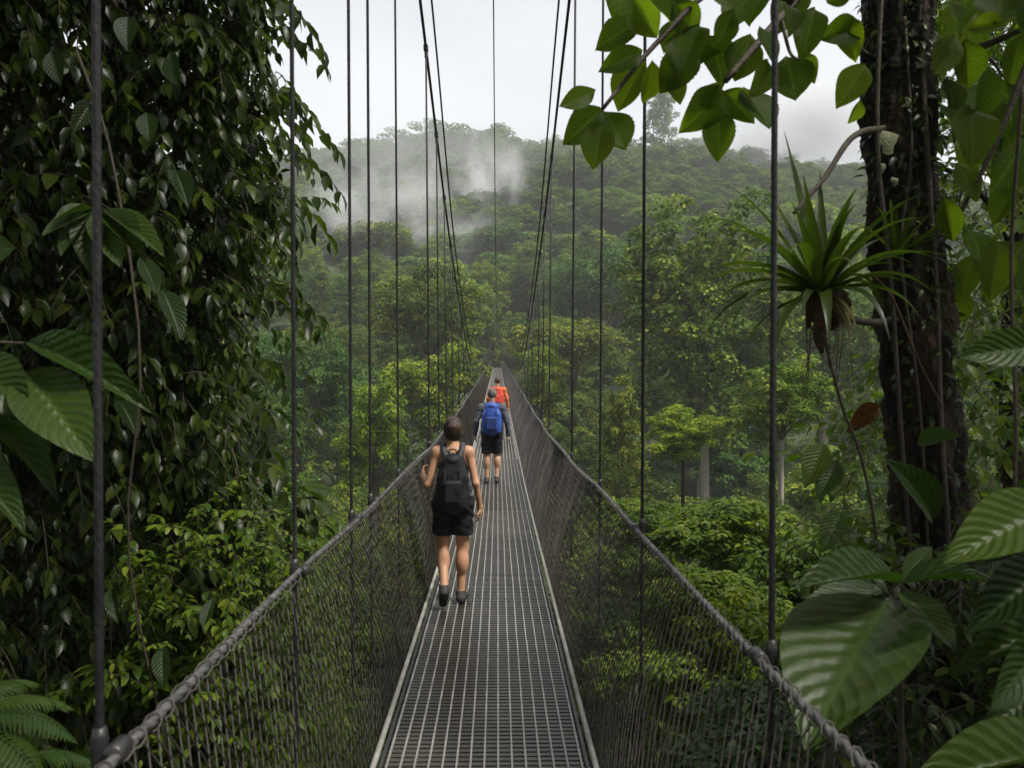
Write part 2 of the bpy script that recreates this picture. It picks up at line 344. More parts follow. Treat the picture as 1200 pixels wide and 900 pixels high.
# hand cables: stranded wire rope
for s in (-1, 1):
    yr = np.concatenate([np.arange(Y0, 12, 0.012), np.arange(12, 36, 0.03), np.arange(36, Y1 + 0.1, 0.5)])
    P = np.stack([RX + s * RH + 0.012 * np.sin(yr * 1.3), yr, zr(yr) + 0.006 * np.sin(yr * 2.1)], -1)
    lobe = 0.72 + 0.28 * np.abs(np.sin(np.arange(18) * 2 * math.pi / 18 * 1.5))
    tw = np.where(yr < 36, yr * 2 * math.pi / 0.17, 36 * 2 * math.pi / 0.17)
    V, Q, T = tube(P, 0.0150, 18, True, tw, lobe)
    part(obj('hand_cable', mk_mesh('hand_cable', V, T, Q), M['rope']))
    lash = MB()
    for yy in np.arange(0.4, 26, 0.09) + rng.normal(0, .012, 285):
        c = np.array([RX + s * RH + 0.012 * math.sin(yy * 1.3), yy, float(zr(yy)) - 0.012])
        th = np.linspace(0, 2 * math.pi, 9); k = random.uniform(0.5, 1.3)
        L = np.stack([c[0] + 0.021 * np.cos(th), c[1] + 0.026 * k * np.sin(th + 0.6), c[2] + 0.022 * np.sin(th) + 0.006 * k], -1)
        lash.tube(L, 0.0030, 4, False)
    o = part(lash.build('lashing', M['net'])); o['kind'] = 'stuff'

# side nets: crossing wires between hand cable and deck edge
def net_pt(s, y, t):
    y = np.asarray(y, float); t = np.asarray(t, float)
    bul = np.sin(t * math.pi) * (0.035 + 0.02 * np.sin(y * 1.9 + s))
    x = RX + (BX - RX) * t + s * (RH + (DH + 0.05 - RH) * t - bul)
    z = zr(y) - 0.03 + (zd(y) - 0.045 - (zr(y) - 0.03)) * t + 0.012 * np.sin(y * 9 + 5 * t)
    return np.stack([x, y, z], -1)
for s in (-1, 1):
    V = []; Qs = []; n = 0; SEG, SD = 7, 3
    for (ya, yb, sp, rd) in ((-2, 9, 0.064, 0.0030), (9, 16, .064, .0035), (16, 40, 0.09, 0.0046), (40, Y1, 0.16, 0.0085)):
        y0s = np.arange(ya, yb, sp)
        for d in (-1, 1):
            m = len(y0s); t = np.linspace(0, 1, SEG)
            zig = np.linspace(-0.27, 0.27, SEG) * d
            yw = y0s[:, None] + zig[None, :] + rng.normal(0, 0.009, (m, SEG)) + 0.03 * np.sin(y0s * 1.7 + s)[:, None]
            P = net_pt(s, yw, np.broadcast_to(t, (m, SEG)))
            P[..., 0] += d * rd * 0.9
            for a in range(SD):
                th = a * 2 * math.pi / SD
                ip = np.array([d * .43 * s * .26, .90, d * .43 * .96]); nn = np.array([s * .96, 0, -.26])
                V.append(P + (ip * math.cos(th) + nn * math.sin(th)) * rd)
            base = n + np.arange(m)[:, None] * SEG + np.arange(SEG - 1)[None, :]
            for a in range(SD):
                A = base + a * m * SEG; B = base + ((a + 1) % SD) * m * SEG
                Qs.append(np.stack([A, B, B + 1, A + 1], -1).reshape(-1, 4))
            n += SD * m * SEG
    Vn = np.concatenate([v.reshape(-1, 3) for v in V])
    o = part(obj('side_net', mk_mesh('side_net', Vn, quads=np.concatenate(Qs)), M['net'])); o['kind'] = 'stuff'

# main cables
def curve_fn(pts):
    P = smooth_path([(a, b, 0) for a, b in pts], 160)
    return lambda y: np.interp(y, P[:, 0], P[:, 1])
hA = curve_fn([(-6, 13.2), (0, 10.4), (5, 8.55), (10.3, 6.85), (17.7, 4.7), (29, 2.75), (40, 2.75), (60, 3.6), (90, 5.3), (117, 7.6)])
hB = curve_fn([(-6, 15.0), (0, 12.6), (6, 10.4), (13, 8.1), (20.6, 5.2), (33, 3.2), (45, 3.15), (64, 4.0), (92, 5.7), (117, 8.0)])
ym = np.concatenate([np.linspace(-6, 60, 80), np.linspace(62, 117, 24)])
for s in (-1, 1):
    for f, lat, r in ((hA, 0.96, 0.020), (hB, 1.03, 0.017)):
        P = np.stack([np.full_like(ym, RX + s * lat), ym, f(ym)], -1)
        part(MB().tube(P, r, 8).build('main_cable', M['cable']))
# overhead centre line along the walkway
yc = np.linspace(3, 117, 60)
hc = curve_fn([(3, 11.5), (12, 9.6), (30, 7.2), (60, 6.2), (90, 6.6), (117, 8.2)])
part(MB().tube(np.stack([BX + 0.0 * yc - 0.01, yc, hc(yc)], -1), np.linspace(0.010, 0.03, 60), 6).build('overhead_cable', M['cable']))

# suspenders with their clamps and cross beams
def susp(s, y):
    zt = float(hA(y)); xt = RX + s * 0.96
    xr = RX + s * (RH + 0.045); z0 = float(zr(y)); zb = float(zd(y))
    P = np.array([(xt, y, zt), (RX + s * 0.937, y, (zt + z0) / 2), (xr, y, z0 + .1), (xr, y, z0), (xr - s * .002, y, z0 - .1), (xr - s * .01, y, zb - 0.13)])
    if 1 < y < 9:
        zz = np.arange(zb - .13, zt, .010)[::-1]; Pf = np.stack([np.interp(zz, P[::-1, 2], P[::-1, 0]), np.full_like(zz, y), zz], -1)
        V_, Q_, T_ = tube(Pf, 0.0105, 12, True, zz * 2 * math.pi / .09, .90 + .10 * np.abs(np.sin(np.arange(12) * 2 * math.pi / 12 * 1.5)))
        o = part(obj('suspender', mk_mesh('suspender', V_, T_, Q_), M['cable']))
    else: o = part(MB().tube(P, 0.0135, 8).build('suspender', M['cable']))
    c = MB()
    c.tube([(xr, y, z0 - 0.055), (xr, y, z0 - 0.03), (xr, y, z0 + 0.03), (xr, y, z0 + 0.055)], [0.015, 0.020, 0.020, 0.015], 10)
    c.tube([(xr + s * 0.02, y, z0), (RX + s * (RH - 0.012), y, z0 + 0.002)], 0.011, 8)
    c.tube([(RX + s * RH, y - 0.035, z0), (RX + s * RH, y - 0.028, z0), (RX + s * RH, y + 0.028, z0), (RX + s * RH, y + 0.035, z0)], [0.021, 0.026, 0.026, 0.021], 12)
    obj('clamp', c.mesh('clamp'), M['steel'], o)
    obj('outrigger', MB().tube([(xr, y, zb - .125), (BX + s * (DH - .02), y, zb - .135)], .006, 6).mesh('outrigger'), M['cable'], o)
    c = MB(); c.box((xt, y, zt), (0.03, 0.06, 0.032)); c.tube([(xt, y, zt - 0.13), (xt, y, zt)], 0.021, 8)
    obj('cable_clip', c.mesh('cable_clip', False), M['steel'], o)
LEFT = [-1.2, 0.2, 1.92, 3.75, 5.2, 5.98, 7.65, 11.1, 13.0, 14.9]
RIGHT = [-1.2, 0.4, 2.54, 4.83, 6.82, 9.4, 13.6, 15.6]
for y in LEFT + list(np.arange(17, 114, 3.0)): susp(-1, float(y))
for y in RIGHT + list(np.arange(17.4, 114, 3.0)): susp(1, float(y))
for y in np.arange(-3, 115, 2.0):
    z = float(zd(y)); o = part(MB().box((BX, y, z - 0.155), (DH + 0.0, 0.025, 0.022)).build('cross_beam', M['steel'], None, False))
# towers at both ends and landings
for yt, top in ((-6.0, 15.2), (117.0, 8.2)):
    zb = float(ground(0, yt)) - 1.0
    for s in (-1, 1):
        part(MB().box((BX + s * 1.0, yt, (zb + top) / 2), (0.09, 0.09, (top - zb) / 2)).build('tower_post', M['steel'], None, False))
    part(MB().box((BX, yt, top - 0.12), (0.90, 0.06, 0.10)).build('tower_beam', M['steel'], None, False))
part(MB().box((BX, -7.2, -1.0), (1.6, 3.15, 0.98)).build('landing', M['concrete'], None, False))
part(MB().box((BX, 119.3, 3.3), (1.6, 3.2, 1.0)).build('landing', M['concrete'], None, False))

# ------------------------------------------------------------------ leaves and trees
T_SMALL = (np.array([(0, 0, 0), (.45, -.5, .05), (.45, .5, .05), (1, 0, -.15)]), [(0, 1, 3), (0, 3, 2)], None)
T_OVAL = (np.array([(0, 0, 0), (.3, -.46, .04), (.3, .46, .04), (.7, -.38, -.02), (.7, .38, -.02), (1, 0, -.16)]), [(0, 2, 1), (3, 4, 5)], [(1, 2, 4, 3)])
T_MID = (np.array([(0, 0, 0), (.25, -.40, .05), (.25, 0, 0), (.25, .40, .05), (.60, -.40, 0), (.60, 0, -.06), (.60, .40, 0), (1, 0, -.22)]),
         [(0, 2, 1), (0, 3, 2), (4, 5, 7), (5, 6, 7)], [(1, 2, 5, 4), (2, 3, 6, 5)])
def leaves(P, D, N, L, W, templ, tint=None):
    """many leaves as one block: base points, directions, up normals, lengths, widths"""
    tv, tt, tq = templ
    D = norm(D); S = norm(np.cross(D, N)); U = np.cross(S, D)
    n, m = len(P), len(tv)
    L = np.broadcast_to(L, (n,)); W = np.broadcast_to(W, (n,))
    V = P[:, None, :] + D[:, None, :] * (L[:, None] * tv[None, :, 0])[..., None] + S[:, None, :] * (W[:, None] * tv[None, :, 1])[..., None] + U[:, None, :] * (L[:, None] * tv[None, :, 2])[..., None]
    off = (np.arange(n) * m)[:, None, None]
    T = (np.array(tt)[None] + off).reshape(-1, 3)
    Q = None if tq is None else (np.array(tq)[None] + off).reshape(-1, 4)
    ti = np.repeat(rng.random(n) if tint is None else tint, m)
    return V.reshape(-1, 3), T, Q, ti

def crown_mesh(name, seed, nb, ncl, nl, rc, leaf, templ, flat=0.8, shape='dome', mat_=None, wr=0.78):
    """crown of radius about 1 (unit), made of boughs > clumps > leaves, plus its limbs"""
    r = np.random.default_rng(seed)
    d = norm(r.normal(size=(nb, 3)) * (1, 1, 0.95) + (0, 0, 0.08))
    rad = r.uniform(0.36, 0.74, nb)
    C = d * rad[:, None]; C[:, 2] *= flat
    if shape == 'cone':
        z = np.linspace(-0.8, 0.95, nb); a = np.arange(nb) * 2.4; q = (1 - (z + 0.8) / 1.9) * 0.62
        C = np.stack([q * np.cos(a), q * np.sin(a), z], -1)
    if shape == 'flat': C[:, 2] = np.abs(C[:, 2]) * 0.35
    br = r.uniform(0.28, 0.46, nb)
    cl = []; own = []
    for k in range(nb):
        m = max(3, int(ncl / nb * r.uniform(0.7, 1.3)))
        got = []
        for q in range(m):
            e = norm(r.normal(size=(9, 3)) + C[k] * 0.7 + (0, 0, 0.45)) * (1, 1, 0.85); cand = C[k] + e * br[k] * r.uniform(0.75, 1.05, 9)[:, None]
            allc = np.array(got + [x for c_ in cl for x in c_]) if (got or cl) else None
            got.append(cand[0] if allc is None else cand[np.argmax(np.min(np.linalg.norm(cand[:, None] - allc[None], axis=-1), 1))])
        cl.append(np.array(got)); own += [k] * m
    cl = np.concatenate(cl); own = np.array(own)
    n = len(cl) * nl
    cidx = np.repeat(np.arange(len(cl)), nl)
    u = norm(r.normal(size=(n, 3)) + np.stack([np.zeros(n), np.zeros(n), np.where(r.random(n) < .7, 0.95, -0.1)], -1))
    cr_ = rc * r.uniform(0.7, 1.4, len(cl))[cidx]
    P = cl[cidx] + u * (cr_ * r.uniform(0.6, 1.0, n))[:, None] * (1, 1, 0.55)
    az = r.uniform(0, 2 * math.pi, n)
    D = norm(u * (1, 1, 0.2) + np.stack([np.cos(az), np.sin(az), np.zeros(n)], -1) * 0.5 + np.stack([np.zeros(n), np.zeros(n), r.uniform(-0.6, 0.1, n)], -1))
    Nn = norm(np.stack([r.normal(0, .25, n), r.normal(0, .25, n), np.full(n, .9)], -1) + u * 0.8)
    L = leaf * r.uniform(0.65, 1.35, n)
    tint = np.clip(r.random(len(cl))[cidx] * 0.65 + r.random(n) * 0.3, 0, 0.95)
    V, T, Q, ti = leaves(P, D, Nn, L, L * wr, templ, tint)
    ni = int(110 * nb)                       # low-tint core leaves added inside the boughs, blocking light so gaps go dark
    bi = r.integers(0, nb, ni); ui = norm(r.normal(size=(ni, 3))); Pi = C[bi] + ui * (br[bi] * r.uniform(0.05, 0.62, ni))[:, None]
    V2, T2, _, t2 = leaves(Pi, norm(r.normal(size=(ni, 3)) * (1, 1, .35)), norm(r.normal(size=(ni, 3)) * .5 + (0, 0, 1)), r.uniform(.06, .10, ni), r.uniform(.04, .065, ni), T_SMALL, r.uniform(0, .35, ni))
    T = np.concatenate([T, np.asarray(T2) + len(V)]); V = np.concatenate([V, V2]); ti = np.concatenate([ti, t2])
    me = mk_mesh(name, V, T, Q, True, ti); me.materials.append(mat_ or M['crown'])
    lb = MB()
    for k in range(nb):
        if k > 6 and shape != 'cone': break
        p0 = np.array([0, 0, -0.75 if shape != 'cone' else C[k][2] - 0.25]); p2 = C[k]; p1 = p0 * 0.45 + p2 * 0.4 + (0, 0, -0.05)
        lb.tube(smooth_path([p0, p1, p2], 6), np.linspace(0.024, 0.008, 6), 5, False)
        for c in cl[own == k][:5]: lb.tube([p2, (p2 + c) / 2 + (0, 0, 0.02), c], [0.008, 0.006, 0.003], 4, False)
    lm = lb.mesh('limbs'); lm.materials.append(M['twig'])
    return me, lm

def trunk_mesh(seed, mt):
    r = np.random.default_rng(seed); z = np.linspace(0, 1, 14)
    P = np.stack([np.cumsum(r.normal(0, .006, 14)), np.cumsum(r.normal(0, .006, 14)), z], -1); P -= P[-1] * z[:, None] * (1, 1, 0)
    rd = np.interp(z, [0, .06, .2, 1], [2.2, 1.35, 1.0, .55]); th = np.arange(9) * 2 * math.pi / 9; P = P * (9, 9, 1)
    V = np.stack([P[:, None, 0] + rd[:, None] * np.cos(th), P[:, None, 1] + rd[:, None] * np.sin(th), np.repeat(z[:, None], 9, 1)], -1)
    i_ = np.arange(13)[:, None] * 9; j_ = np.arange(9)[None, :]; k_ = (j_ + 1) % 9
    Q = np.stack([i_ + j_, i_ + k_, i_ + 9 + k_, i_ + 9 + j_], -1).reshape(-1, 4); T = None
    me = mk_mesh('trunk', V, T, Q); me.materials.append(mt); return me
TR = [trunk_mesh(k, M['pale_bark'] if k % 3 == 0 else M['bark']) for k in range(5)]
PM = [crown_mesh('crown', 20, 11, 85, 150, 0.150, 0.048, T_OVAL),
      crown_mesh('crown', 21, 14, 110, 125, 0.130, 0.042, T_OVAL, 0.95),
      crown_mesh('crown', 22, 10, 70, 160, 0.165, 0.050, T_OVAL, 0.75),
      crown_mesh('crown', 23, 16, 120, 100, 0.125, 0.048, T_OVAL, 1.0, 'cone'),
      crown_mesh('crown', 24, 11, 95, 110, 0.135, 0.046, T_OVAL, 0.6, 'flat'),
      crown_mesh('crown', 33, 26, 190, 120, 0.110, 0.036, T_OVAL, 0.95)]
PF = [crown_mesh('crown', 40 + k, 9 + k, 60, 80, 0.17, 0.078, T_OVAL, (0.8, 0.7, 0.95, 0.6)[k], ('dome', 'dome', 'dome', 'flat')[k]) for k in range(4)]
PU = [crown_mesh('crown', 50 + k, 9 + k, 95, 65, 0.15, 0.098, T_MID, (0.85, 0.7, 0.6)[k], mat_=M['shrub'], wr=0.5) for k in range(3)]

def add_tree(kind, proto, x, y, top, wid, hgt, label, group=None, tint=(1, 1, 1), tr=None, tw=None, name='rainforest_tree', zbase=None):
    """wid, hgt = full crown width and height in metres; top = world z of the crown's top"""
    cm, lm = kind[proto]
    g = float(ground(x, y)) - 0.3 if zbase is None else zbase
    e = tag(empty(name, (x, y, g), random.uniform(0, 6.28)), label, 'tree', group)
    cz = top - hgt / 2 - g
    c = obj('crown', cm, None, e); c.location = (0, 0, cz); c.scale = (wid / 2, wid / 2, hgt / 2); c.color = (*tint, 1)
    l = obj('limbs', lm, None, e); l.location = (0, 0, cz); l.scale = c.scale
    H = max(cz - 0.3 * hgt, 1.0); rr = tw or (0.10 + 0.018 * H)
    t = obj('trunk', TR[random.randrange(5) if tr is None else tr], None, e); t.scale = (rr, rr, H)
    return e

def pix_tree(kind, proto, px, ptop, wpx, hpx, Y, label, group=None, tint=(1, 1, 1), **k):
    p = at(px, ptop, Y); m = Y / 933.0
    return add_tree(kind, proto, p.x, p.y, p.z, wpx * m, hpx * m, label, group, tint, **k)

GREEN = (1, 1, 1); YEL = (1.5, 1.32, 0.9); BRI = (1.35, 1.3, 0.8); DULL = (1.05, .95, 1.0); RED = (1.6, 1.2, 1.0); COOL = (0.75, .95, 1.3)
EX = []
def pt(*a, **k):
    e = pix_tree(*a, **k); EX.append((e.location.x, e.location.y)); return e
pt(PM, 5, 825, 222, 250, 330, 62, 'huge billowing green tree on the valley slope right of the bridge, its crown tallest there', None, (1.12, 1.08, .85))
pt(PM, 4, 672, 335, 150, 150, 88, 'spreading flat-crowned tree with rust-tinged top beyond the bridge', None, RED)
pt(PM, 2, 632, 385, 85, 130, 66, 'yellow-green tree close beside the far right hand cable of the bridge', None, YEL)
pt(PM, 0, 800, 458, 105, 95, 38, 'small bright yellow-green tree of leafy rosettes before the dark slope', None, (1.75, 1.6, .85), tr=1, tw=0.16)
pt(PM, 3, 728, 466, 88, 150, 42, 'dull green conical tree beside the bright rosette tree', None, (1.25, 1.05, .95))
pt(PM, 2, 915, 405, 140, 130, 36, 'mid green tree with pale slender trunk below the bromeliad', None, (1.1, 1.15, .85), tr=0, tw=0.22)
pt(PM, 1, 965, 290, 170, 220, 74, 'tall shaded green tree on the slope behind the bromeliad', None, GREEN)
pt(PM, 1, 505, 288, 150, 190, 72, 'tall greyish green tree left of the bridge with mist behind its crown', None, DULL)
pt(PM, 0, 510, 372, 130, 170, 56, 'yellow-tipped leafy tree close to the left side of the bridge', None, YEL)
pt(PM, 2, 438, 418, 105, 170, 43, 'bright green tree in front of the tall greyish tree, left of the bridge', None, BRI)
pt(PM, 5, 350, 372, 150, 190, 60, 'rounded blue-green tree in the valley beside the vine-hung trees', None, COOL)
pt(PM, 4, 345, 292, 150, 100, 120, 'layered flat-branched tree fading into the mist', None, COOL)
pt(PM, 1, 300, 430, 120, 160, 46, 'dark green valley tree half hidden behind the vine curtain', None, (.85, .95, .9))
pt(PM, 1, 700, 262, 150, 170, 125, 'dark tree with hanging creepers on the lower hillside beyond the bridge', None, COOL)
pt(PM, 5, 560, 330, 90, 130, 120, 'dark tree standing left of the far bridge landing', None, DULL)
pt(PM, 0, 612, 350, 70, 110, 124, 'slim green tree standing right of the far bridge landing', None, GREEN)
# emergent trees on the ridge
for (px, top, wpx, hpx, Y, pr, lab) in ((587, 133, 62, 62, 322, 0, 'dome-crowned emergent tree standing above the ridge behind the centre of the bridge'),
        (520, 138, 80, 60, 325, 2, 'broad hazy emergent tree on the ridge where mist rises'),
        (775, 112, 66, 95, 318, 3, 'tall thin-crowned emergent tree on the ridge behind the hanging leaves'),
        (462, 150, 70, 50, 330, 1, 'low spreading emergent tree on the misty left end of the ridge'),
        (690, 158, 80, 55, 322, 1, 'wide emergent tree in the saddle of the ridge'),
        (872, 172, 60, 60, 300, 0, 'emergent tree on the falling right shoulder of the ridge'),
        (645, 150, 50, 52, 326, 0, 'small round emergent tree beside the wide one in the ridge saddle'), (425, 160, 60, 52, 318, 2, 'flat-topped emergent tree at the misty far left of the ridge'), (735, 150, 62, 60, 320, 1, 'full-crowned emergent tree left of the tall thin-crowned one'), (830, 158, 55, 66, 312, 2, 'lean emergent tree between the thin-crowned one and the right shoulder')):
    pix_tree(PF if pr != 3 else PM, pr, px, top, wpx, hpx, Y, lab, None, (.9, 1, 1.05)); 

BRX = lambda x: abs(x - BX)
def clear(x, y, rad, top):
    if -6 < y < 119 and BRX(x) < rad * 0.95 + 1.2 and top > float(zd(y)) - 1.6: return False
    return True
TINTS = [('green', GREEN), ('green', GREEN), ('blue-green', COOL), ('dull olive', DULL), ('light green', (1.2, 1.15, .85)), ('yellow-green', (1.5, 1.35, .75)), ('dark green', (.75, .85, .85))]
pl = list(EX); cnt = 0
for tries in range(6000):
    y = random.uniform(24, 150); x = random.uniform(-0.72, 0.72) * (y + 8)
    if min((abs(x - a) ** 2 + abs(y - b) ** 2 for a, b in pl), default=99) < (3.4 + y * 0.018) ** 2: continue
    g = float(ground(x, y)); near = y < 40
    hgt = random.uniform(6, 9) if near else random.uniform(9, 13); wid = hgt * random.uniform(0.65, 0.9)
    top = g + random.uniform(14, 19) + (3 if 40 < y < 90 else 0)
    # keep the named trees in view: nothing tall in front of them
    pim = 450 - (top - CAM_Z) * 933 / y
    lim = np.interp(y, [24, 40, 60, 90, 150], [560, 500, 430, 345, 270])
    if pim < lim: top -= (lim - pim) * y / 933
    if top - hgt < g: hgt = max(3.0, top - g)
    if top < g + 3.0: continue
    if not clear(x, y, wid / 2, top): continue
    pl.append((x, y)); cnt += 1
    tn, t = random.choice(TINTS)
    where = 'on the slope below the bridge' if near else ('on the bank round the far landing' if y > 105 else 'in the valley forest')
    add_tree(PM, random.choice([0, 1, 2, 5, 0, 2, 3]), x, y, top, wid, hgt, f'{tn} rainforest tree {where}', f'{tn} trees {where}', t)
    if cnt >= 190: break
lows = []
for tries in range(4000):
    y = random.uniform(26, 126); x = random.uniform(-0.66, 0.66) * (y + 8)
    if abs(x) < 2.5: continue
    if any((x - a) ** 2 + (y - b) ** 2 < (2.0 + y * .02) ** 2 for a, b in lows): continue
    g = float(ground(x, y)); hgt = random.uniform(4.5, 7.5); wid = hgt * random.uniform(.8, 1.15); top = g + hgt + random.uniform(0, 2)
    if not clear(x, y, wid / 2, top): continue
    lows.append((x, y)); tn, t = random.choice(TINTS)
    add_tree(PM, random.choice([0, 1, 2, 5]), x, y, top, wid, hgt, f'low bushy {tn} tree filling the valley floor between tall trunks', f'low {tn} trees on the valley floor', t, name='low_tree')
    if len(lows) >= 210: break
print('valley trees', cnt)

# trees on the hillside: the nearest as individuals, the rest as one mass
hp = []
for tries in range(30000):
    y = random.uniform(128, 400); x = random.uniform(-0.85, 0.85) * y
    if y < 150 and abs(x) < 4: continue
    d2 = (5.2 + (y - 128) * 0.004)
    ok = True
    for a, b in hp[-1400:]:
        if abs(a - x) < d2 and abs(b - y) < d2 and (a - x) ** 2 + (b - y) ** 2 < d2 * d2: ok = False; break
    if ok: hp.append((x, y))
    if len(hp) >= 1400: break
hp.sort(key=lambda q: q[1])
hx = [q for q in hp if abs(q[0] - 0.02 * q[1]) < 0.68 * q[1]]
ind = set(hx[:230])
for (x, y) in hx[:230]:
    g = float(ground(x, y)); hgt = random.uniform(6.5, 11); wid = hgt * random.uniform(1.0, 1.55); tn, t = random.choice(TINTS)
    if random.random() < .18: hgt *= 1.35; wid *= 1.3
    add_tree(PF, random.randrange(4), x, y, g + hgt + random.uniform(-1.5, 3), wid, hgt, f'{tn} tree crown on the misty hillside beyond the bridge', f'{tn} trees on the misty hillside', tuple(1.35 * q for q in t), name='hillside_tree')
rest = [q for q in hp if q not in ind]
pos = np.array([(x, y, float(ground(x, y)) + random.uniform(2.5, 7)) for x, y in rest], np.float32)
me = bpy.data.meshes.new('hillside_forest'); me.vertices.add(len(pos)); me.vertices.foreach_set('co', pos.ravel())
a = me.attributes.new('rad', 'FLOAT_VECTOR', 'POINT'); a.data.foreach_set('vector', np.stack([rng.uniform(4, 8.5, len(pos))] * 2 + [rng.uniform(3.5, 6.5, len(pos))], -1).astype(np.float32).ravel())
hf = tag(obj('hillside_forest', me), 'dense forest covering the misty hillside up to the ridge', 'forest', None, 'stuff')
ng = bpy.data.node_groups.new('hillside_forest', 'GeometryNodeTree')
ng.interface.new_socket('Geometry', in_out='INPUT', socket_type='NodeSocketGeometry'); ng.interface.new_socket('Geometry', in_out='OUTPUT', socket_type='NodeSocketGeometry')
gi = ng.nodes.new('NodeGroupInput'); go = ng.nodes.new('NodeGroupOutput'); ip = ng.nodes.new('GeometryNodeInstanceOnPoints'); jn = ng.nodes.new('GeometryNodeJoinGeometry')
src = []
for o in COL.objects:
    if o.name.startswith('crown') and o.data in [p[0] for p in PF] and o.data not in [q.data for q in src]: src.append(o)
for o in src:
    oi = ng.nodes.new('GeometryNodeObjectInfo'); oi.inputs['Object'].default_value = o; oi.inputs['As Instance'].default_value = True
    ng.links.new(oi.outputs['Geometry'], jn.inputs[0])
na = ng.nodes.new('GeometryNodeInputNamedAttribute'); na.data_type = 'FLOAT_VECTOR'; na.inputs['Name'].default_value = 'rad'
rv = ng.nodes.new('FunctionNodeRandomValue'); rv.data_type = 'FLOAT_VECTOR'; rv.inputs[0].default_value = (0, 0, 0); rv.inputs[1].default_value = (0.1, 0.1, 6.28)
ri = ng.nodes.new('FunctionNodeRandomValue'); ri.data_type = 'INT'; ri.inputs[4].default_value = 0; ri.inputs[5].default_value = len(src) - 1
ng.links.new(gi.outputs[0], ip.inputs['Points']); ng.links.new(jn.outputs[0], ip.inputs['Instance']); ip.inputs['Pick Instance'].default_value = True
ng.links.new(na.outputs['Attribute'], ip.inputs['Scale']); ng.links.new(rv.outputs[0], ip.inputs['Rotation']); ng.links.new(ri.outputs[2], ip.inputs['Instance Index'])
ng.links.new(ip.outputs[0], go.inputs[0])
hf.modifiers.new('forest', 'NODES').node_group = ng

# ------------------------------------------------------------------ under-storey trees and shrubs near the bridge
und = []
SH = [((1, 1, 1), 'mid green leafy shrub on the bank beside the bridge', 'mid green shrubs on the bank'), ((1.35, 1.3, .8), 'light green leafy shrub on the bank beside the bridge', 'light green shrubs on the bank'),
      ((.75, .9, .8), 'dark green leafy shrub on the bank beside the bridge', 'dark green shrubs on the bank'), ((1.6, 1.5, .75), 'yellow-green leafy shrub on the bank beside the bridge', 'yellow-green shrubs on the bank')]
UL = [('leafy shrub growing directly below the walkway grating', 'shrubs below the walkway')]
def shrub(px, ptop, wpx, hpx, Y, tint, label=None, group=None, pr=None):
    p = at(px, ptop, Y); m = Y / 933
    if not clear(p.x, p.y, wpx * m / 2, p.z): return
    e = add_tree(PU, random.randrange(3) if pr is None else pr, p.x, p.y, p.z, wpx * m, hpx * m, label or UL[0][0], group or (None if label else UL[0][1]), tint, name='leafy_shrub', tw=0.06)
    e['category'] = 'shrub'; und.append((p.x, p.y))
shrub(835, 640, 190, 170, 11, (2.1, 1.75, .75), 'bright yellow-green shrub rising just beyond the right hand cable')
shrub(745, 560, 130, 120, 24, (1.45, 1.4, .75), 'fresh green shrub showing over the right side net')
shrub(850, 560, 170, 140, 26, (1.0, 1.2, 1.0), 'broad cool green shrub above the yellow-green one')
shrub(950, 585, 190, 190, 14, (1.25, 1.2, .75), 'light green shrub behind the large-leaved plant')
shrub(395, 590, 90, 110, 17, (1.35, 1.35, .75), 'light green shrub touching the left hand cable')
for k in range(150):
    Y = random.uniform(6, 30); side = random.choice((-1, 1))
    px = 583 + side * random.uniform(120, 640); 
    ptop = random.uniform(600, 900) if Y < 14 else random.uniform(560, 720)
    s = random.uniform(1.6, 3.4) / Y * 933
    pp = at(px, ptop, Y)
    if any((pp.x - a) ** 2 + (pp.y - b) ** 2 < 1.3 for a, b in und): continue
    if pp.z - 1.0 < float(ground(pp.x, pp.y)): continue
    shrub(px, ptop, s, s * random.uniform(.7, 1.1), Y, *random.choice(SH))
# directly below the deck
for k in range(34):
    x = random.uniform(-4, 4); y = random.uniform(1.5, 22)
    g = float(ground(x, y)); top = random.uniform(-5.5, -2.6); s = random.uniform(2.2, 3.6)
    if top - 1 < g or any((x - a) ** 2 + (y - b) ** 2 < 1.0 for a, b in und): continue
    e = add_tree(PU, random.randrange(3), x, y, top, s, s * .8, UL[0][0], UL[0][1], random.choice([(1, 1, 1), (1.2, 1.2, .8), (.8, .9, .8)]), name='leafy_shrub', tw=0.06); e['category'] = 'shrub'; und.append((x, y))

# ------------------------------------------------------------------ near leaves as objects of their own
def leaf_obj_mesh(name, templ, mt):
    tv, tt, tq = templ; me = mk_mesh(name, tv, tt, tq, True, np.zeros(len(tv))); me.materials.append(mt); return me
LM = leaf_obj_mesh('leaf', T_MID, M['near'])
LS = leaf_obj_mesh('leaf', T_MID, M['shrub'])
def frame(base, d, n):
    d = Vector(d).normalized(); n = Vector(n); s = d.cross(n).normalized(); u = s.cross(d)
    return Matrix(((d.x, s.x, u.x, base[0]), (d.y, s.y, u.y, base[1]), (d.z, s.z, u.z, base[2]), (0, 0, 0, 1)))
def put_leaf(me, base, d, n, L, W, parent, name='leaf', tint=None):
    o = bpy.data.objects.new(name, me); COL.objects.link(o)
    Mx = frame(base, d, n) @ Matrix.Diagonal((L, W, L, 1))
    o.parent = parent; o.matrix_parent_inverse = Matrix.Translation(-parent.location) if parent.rotation_euler.z == 0 else parent.matrix_world.inverted()
    o.matrix_basis = Mx
    if tint: o.color = (*tint, 1)
    return o

